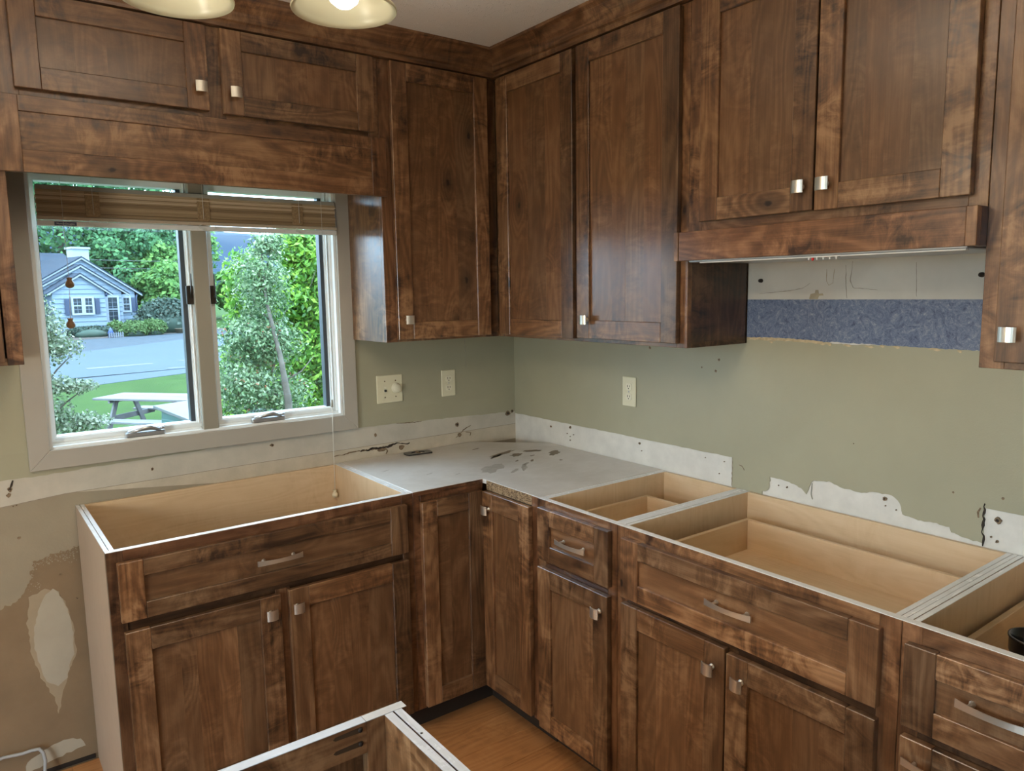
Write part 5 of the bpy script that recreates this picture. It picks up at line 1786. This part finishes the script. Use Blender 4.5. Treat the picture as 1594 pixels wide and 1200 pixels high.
tag(o, 'tan planter bowl at the foot of the dark hedge', 'planter')

# power lines with their poles outside the view
for i, (z0, z1, lb) in enumerate(((4.2, 4.9, 'upper thin power line behind the cottage'), (3.6, 4.1, 'lower thin power line behind the cottage'))):
    pts = [Vector((-8, 70.5, z0 + 1.5)).lerp(Vector((46, 69, z1 + 2.0)), t) - Vector((0, 0, 1.6 * 4 * t * (1 - t))) for t in np.linspace(0, 1, 14)]
    o = tube('power_line', pts, 0.022, 'wire_dark', None, 5)
    tag(o, lb, 'power line')

# ---- picnic table
pt = empty('picnic_table', (0.43, 11.0, GZ), 'weathered grey picnic table on the lawn outside the window', 'picnic table')
WORLD[pt.name] = Vector((0, 0, 0))
pt.location = (0.60, 11.05, GZ)
pt.rotation_euler = (0, 0, math.radians(-50))


def lbox(name, cx, cy, cz, sx, sy, sz, mat, parent, rx=0.0, ry=0.0):
    me = bpy.data.meshes.new(name)
    bm_ = bmesh.new()
    bmesh.ops.create_cube(bm_, size=1, matrix=Matrix.Diagonal((sx, sy, sz, 1)))
    bmesh.ops.bevel(bm_, geom=bm_.edges[:], offset=0.004, segments=1, affect='EDGES')
    bm_.to_mesh(me)
    bm_.free()
    o_ = bpy.data.objects.new(name, me)
    COL.objects.link(o_)
    me.materials.append(M[mat])
    o_.parent = parent
    o_.location = (cx, cy, cz)
    o_.rotation_euler = (rx, ry, 0)
    o_.color = (*tone(0.85, 1.1, 0.0), 1)
    return o_


for k in range(5):
    lbox('top_plank', 0, -0.30 + k * 0.15, 0.735, 1.85, 0.14, 0.036, 'weathered_wood', pt)
for s in (-1, 1):
    for k in (0, 1):
        lbox('bench_plank', 0, s * (0.62 + k * 0.145), 0.43, 1.85, 0.138, 0.036, 'weathered_wood', pt)
for ex in (-0.62, 0.62):
    lbox('cross_beam', ex, 0, 0.40, 0.038, 1.45, 0.09, 'weathered_wood', pt)
    lbox('top_beam', ex, 0, 0.70, 0.038, 0.70, 0.07, 'weathered_wood', pt)
    for s in (-1, 1):
        lbox('leg', ex + 0.03, s * 0.36, 0.36, 0.038, 0.09, 0.82, 'weathered_wood', pt, rx=s * 0.42)

# ---- green lidded box
gb = empty('storage_box', (1.0, 9.4, GZ), 'dark green outdoor box with pale sloping lid beside the picnic table', 'box')
WORLD[gb.name] = Vector((0, 0, 0))
gb.location = (0.62, 7.92, GZ - 0.04)
gb.rotation_euler = (0, 0, math.radians(20))
lbox('box_body', 0, 0.0, 0.44, 0.90, 0.64, 0.80, 'box_green', gb)
lbox('box_lid', 0, 0.0, 0.945, 1.02, 0.80, 0.04, 'box_lid', gb, rx=0.16)
for s in (-1, 1):
    lbox('box_cheek', s * 0.43, 0.0, 0.86, 0.03, 0.64, 0.12, 'box_green', gb, rx=0.12)

# ---- near trees right
hb = [(-0.14, 3.0, 1.62, 0.22, 0.24, 0.34, 1.1), (-0.22, 3.0, 1.20, 0.28, 0.28, 0.22, 1.2), (-0.10, 3.05, 1.16, 0.28, 0.3, 0.2, 0.8), (-0.34, 3.0, 0.85, 0.24, 0.3, 0.22, 1.0),
      (-0.05, 3.12, 0.74, 0.32, 0.26, 0.22, 0.9), (-0.28, 3.0, 0.45, 0.32, 0.3, 0.26, 1.1), (0.00, 3.0, 0.36, 0.36, 0.3, 0.26, 0.9), (-0.08, 3.0, 1.92, 0.14, 0.14, 0.12, 0.3)]
tr = empty('holly_tree', (-0.02, 3.0, GZ), 'slender dark holly tree with reddish berries close outside the right pane', 'tree')
tube('trunk', [(-0.02, 2.85, GZ), (-0.06, 2.80, 0.3), (-0.08, 2.74, 0.75), (-0.12, 2.74, 1.08), (-0.15, 2.9, 1.5), (-0.13, 3.0, 1.9)], [0.04, 0.034, 0.028, 0.018, 0.012, 0.004], 'bark', tr, 10)
q = random.Random(77)
for k in range(16):
    z = 0.25 + k * 0.10
    a = q.uniform(0, 2 * pi)
    L = q.uniform(0.2, 0.42) * (1 - k / 26)
    x0 = -0.04 - 0.06 * (z > 0.9)
    tube('branch', [(x0, 3.0, z), (x0 + L * 0.6 * math.cos(a), 3 + L * 0.6 * math.sin(a), z + 0.08), (x0 + L * math.cos(a), 3 + L * math.sin(a), z + 0.2)], [0.008, 0.005, 0.002], 'bark', tr, 6)
leaves('foliage', hb, 21000, 0.016, 'leaf_holly', tr, (-0.02, 3.0, GZ), 0.1, 301)
vs, fs = [], []
for k in range(130):
    b_ = hb[q.randrange(1, 6)]
    d = Vector((q.gauss(0, 1), q.gauss(0, 1), q.gauss(0, 1))).normalized()
    cc = Vector((b_[0] + d.x * b_[3] * 0.85, b_[1] + d.y * b_[4] * 0.85, b_[2] + d.z * b_[5] * 0.85))
    for _ in range(3):
        cq = cc + Vector((q.uniform(-1, 1), q.uniform(-1, 1), q.uniform(-1, 1))) * 0.012
        b0 = len(vs)
        for dv in ((1, 0, 0), (-1, 0, 0), (0, 1, 0), (0, -1, 0), (0, 0, 1), (0, 0, -1)):
            vs.append(cq + Vector(dv) * 0.0055)
        for f in ((0, 2, 4), (2, 1, 4), (1, 3, 4), (3, 0, 4), (2, 0, 5), (1, 2, 5), (3, 1, 5), (0, 3, 5)):
            fs.append(tuple(b0 + i for i in f))
o = meshobj('berries', vs, fs, 'berry', tr)
o['kind'] = 'stuff'

gb_ = [(0.62, 4.0, 1.85, 0.24, 0.3, 0.34, 1.2), (0.42, 4.0, 1.50, 0.24, 0.3, 0.26, 1), (0.70, 4.0, 1.35, 0.26, 0.3, 0.30, 1.1), (0.48, 4.0, 1.02, 0.28, 0.3, 0.28, 1), (0.72, 4.0, 0.85, 0.24, 0.3, 0.30, 1),
       (0.40, 4.0, 0.60, 0.32, 0.3, 0.28, 1), (0.70, 4.0, 0.35, 0.30, 0.3, 0.35, 1), (0.35, 4.0, 0.15, 0.35, 0.3, 0.35, 0.9), (0.45, 4.0, 2.0, 0.14, 0.2, 0.2, 0.5),
       (0.12, 4.2, 1.62, 0.22, 0.25, 0.35, 0.7), (0.15, 4.3, 0.9, 0.34, 0.25, 0.3, 0.9), (0.05, 4.3, 0.45, 0.42, 0.25, 0.3, 1.1), (0.2, 4.3, 1.35, 0.26, 0.25, 0.25, 0.6), (0.95, 4.1, 1.0, 0.25, 0.3, 0.8, 0.9)]
tr = empty('green_tree', (0.55, 4.0, GZ), 'bright yellow-green leafy tree filling the right part of the right pane', 'tree')
tube('trunk', [(0.55, 4.0, GZ), (0.54, 4.0, 0.4), (0.58, 4.0, 1.2), (0.6, 4.0, 2.0)], [0.05, 0.04, 0.02, 0.006], 'bark', tr, 10)
q = random.Random(78)
for k in range(14):
    z = 0.1 + k * 0.13
    a = q.uniform(0, 2 * pi)
    L = q.uniform(0.2, 0.35)
    tube('branch', [(0.56, 4.0, z), (0.56 + L * 0.6 * math.cos(a), 4 + L * 0.6 * math.sin(a), z + 0.08), (0.56 + L * math.cos(a), 4 + L * math.sin(a), z + 0.22)], [0.008, 0.005, 0.002], 'bark', tr, 6)
leaves('foliage', gb_, 38000, 0.025, 'leaf_bright', tr, (0.55, 4.0, GZ), 0.15, 302, 0.0, 2.4)

# left near shrub
sb = [(-1.66, 2.5, 1.42, 0.13, 0.2, 0.16, 1), (-1.58, 2.5, 1.24, 0.17, 0.22, 0.10, 1.1), (-1.62, 2.5, 1.34, 0.14, 0.2, 0.12, 0.8), (-1.60, 2.5, 1.02, 0.12, 0.2, 0.07, 0.6), (-1.49, 2.5, 1.005, 0.14, 0.15, 0.045, 0.7), (-1.62, 2.5, 0.82, 0.15, 0.2, 0.14, 1.1),
      (-1.45, 2.5, 0.78, 0.15, 0.2, 0.06, 0.8), (-1.60, 2.5, 0.60, 0.2, 0.2, 0.15, 1), (-1.75, 2.5, 1.1, 0.15, 0.2, 0.4, 1.4), (-1.7, 2.5, 0.2, 0.4, 0.35, 0.5, 1.0)]
tr = empty('pale_shrub', (-1.7, 2.5, GZ), 'loose pale-leaved shrub outside the lower left of the window', 'shrub')
tube('stem', [(-1.7, 2.5, GZ), (-1.72, 2.5, 0.3), (-1.70, 2.5, 0.9), (-1.66, 2.5, 1.45)], [0.03, 0.02, 0.012, 0.004], 'bark', tr, 8)
for k, (x, z, x1, z1) in enumerate(((-1.71, 0.75, -1.38, 1.03), (-1.71, 0.6, -1.36, 0.80), (-1.70, 0.95, -1.45, 1.24), (-1.68, 1.2, -1.5, 1.35))):
    tube('branch', [(x, 2.5, z), ((x + x1) / 2, 2.5, (z + z1) / 2 + 0.02), (x1, 2.5, z1)], [0.007, 0.005, 0.002], 'bark', tr, 6)
leaves('foliage', sb, 8500, 0.015, 'leaf_shrub', tr, (-1.7, 2.5, GZ), 0.1, 303, 0.0, 1.5)

bpy.context.view_layer.update()
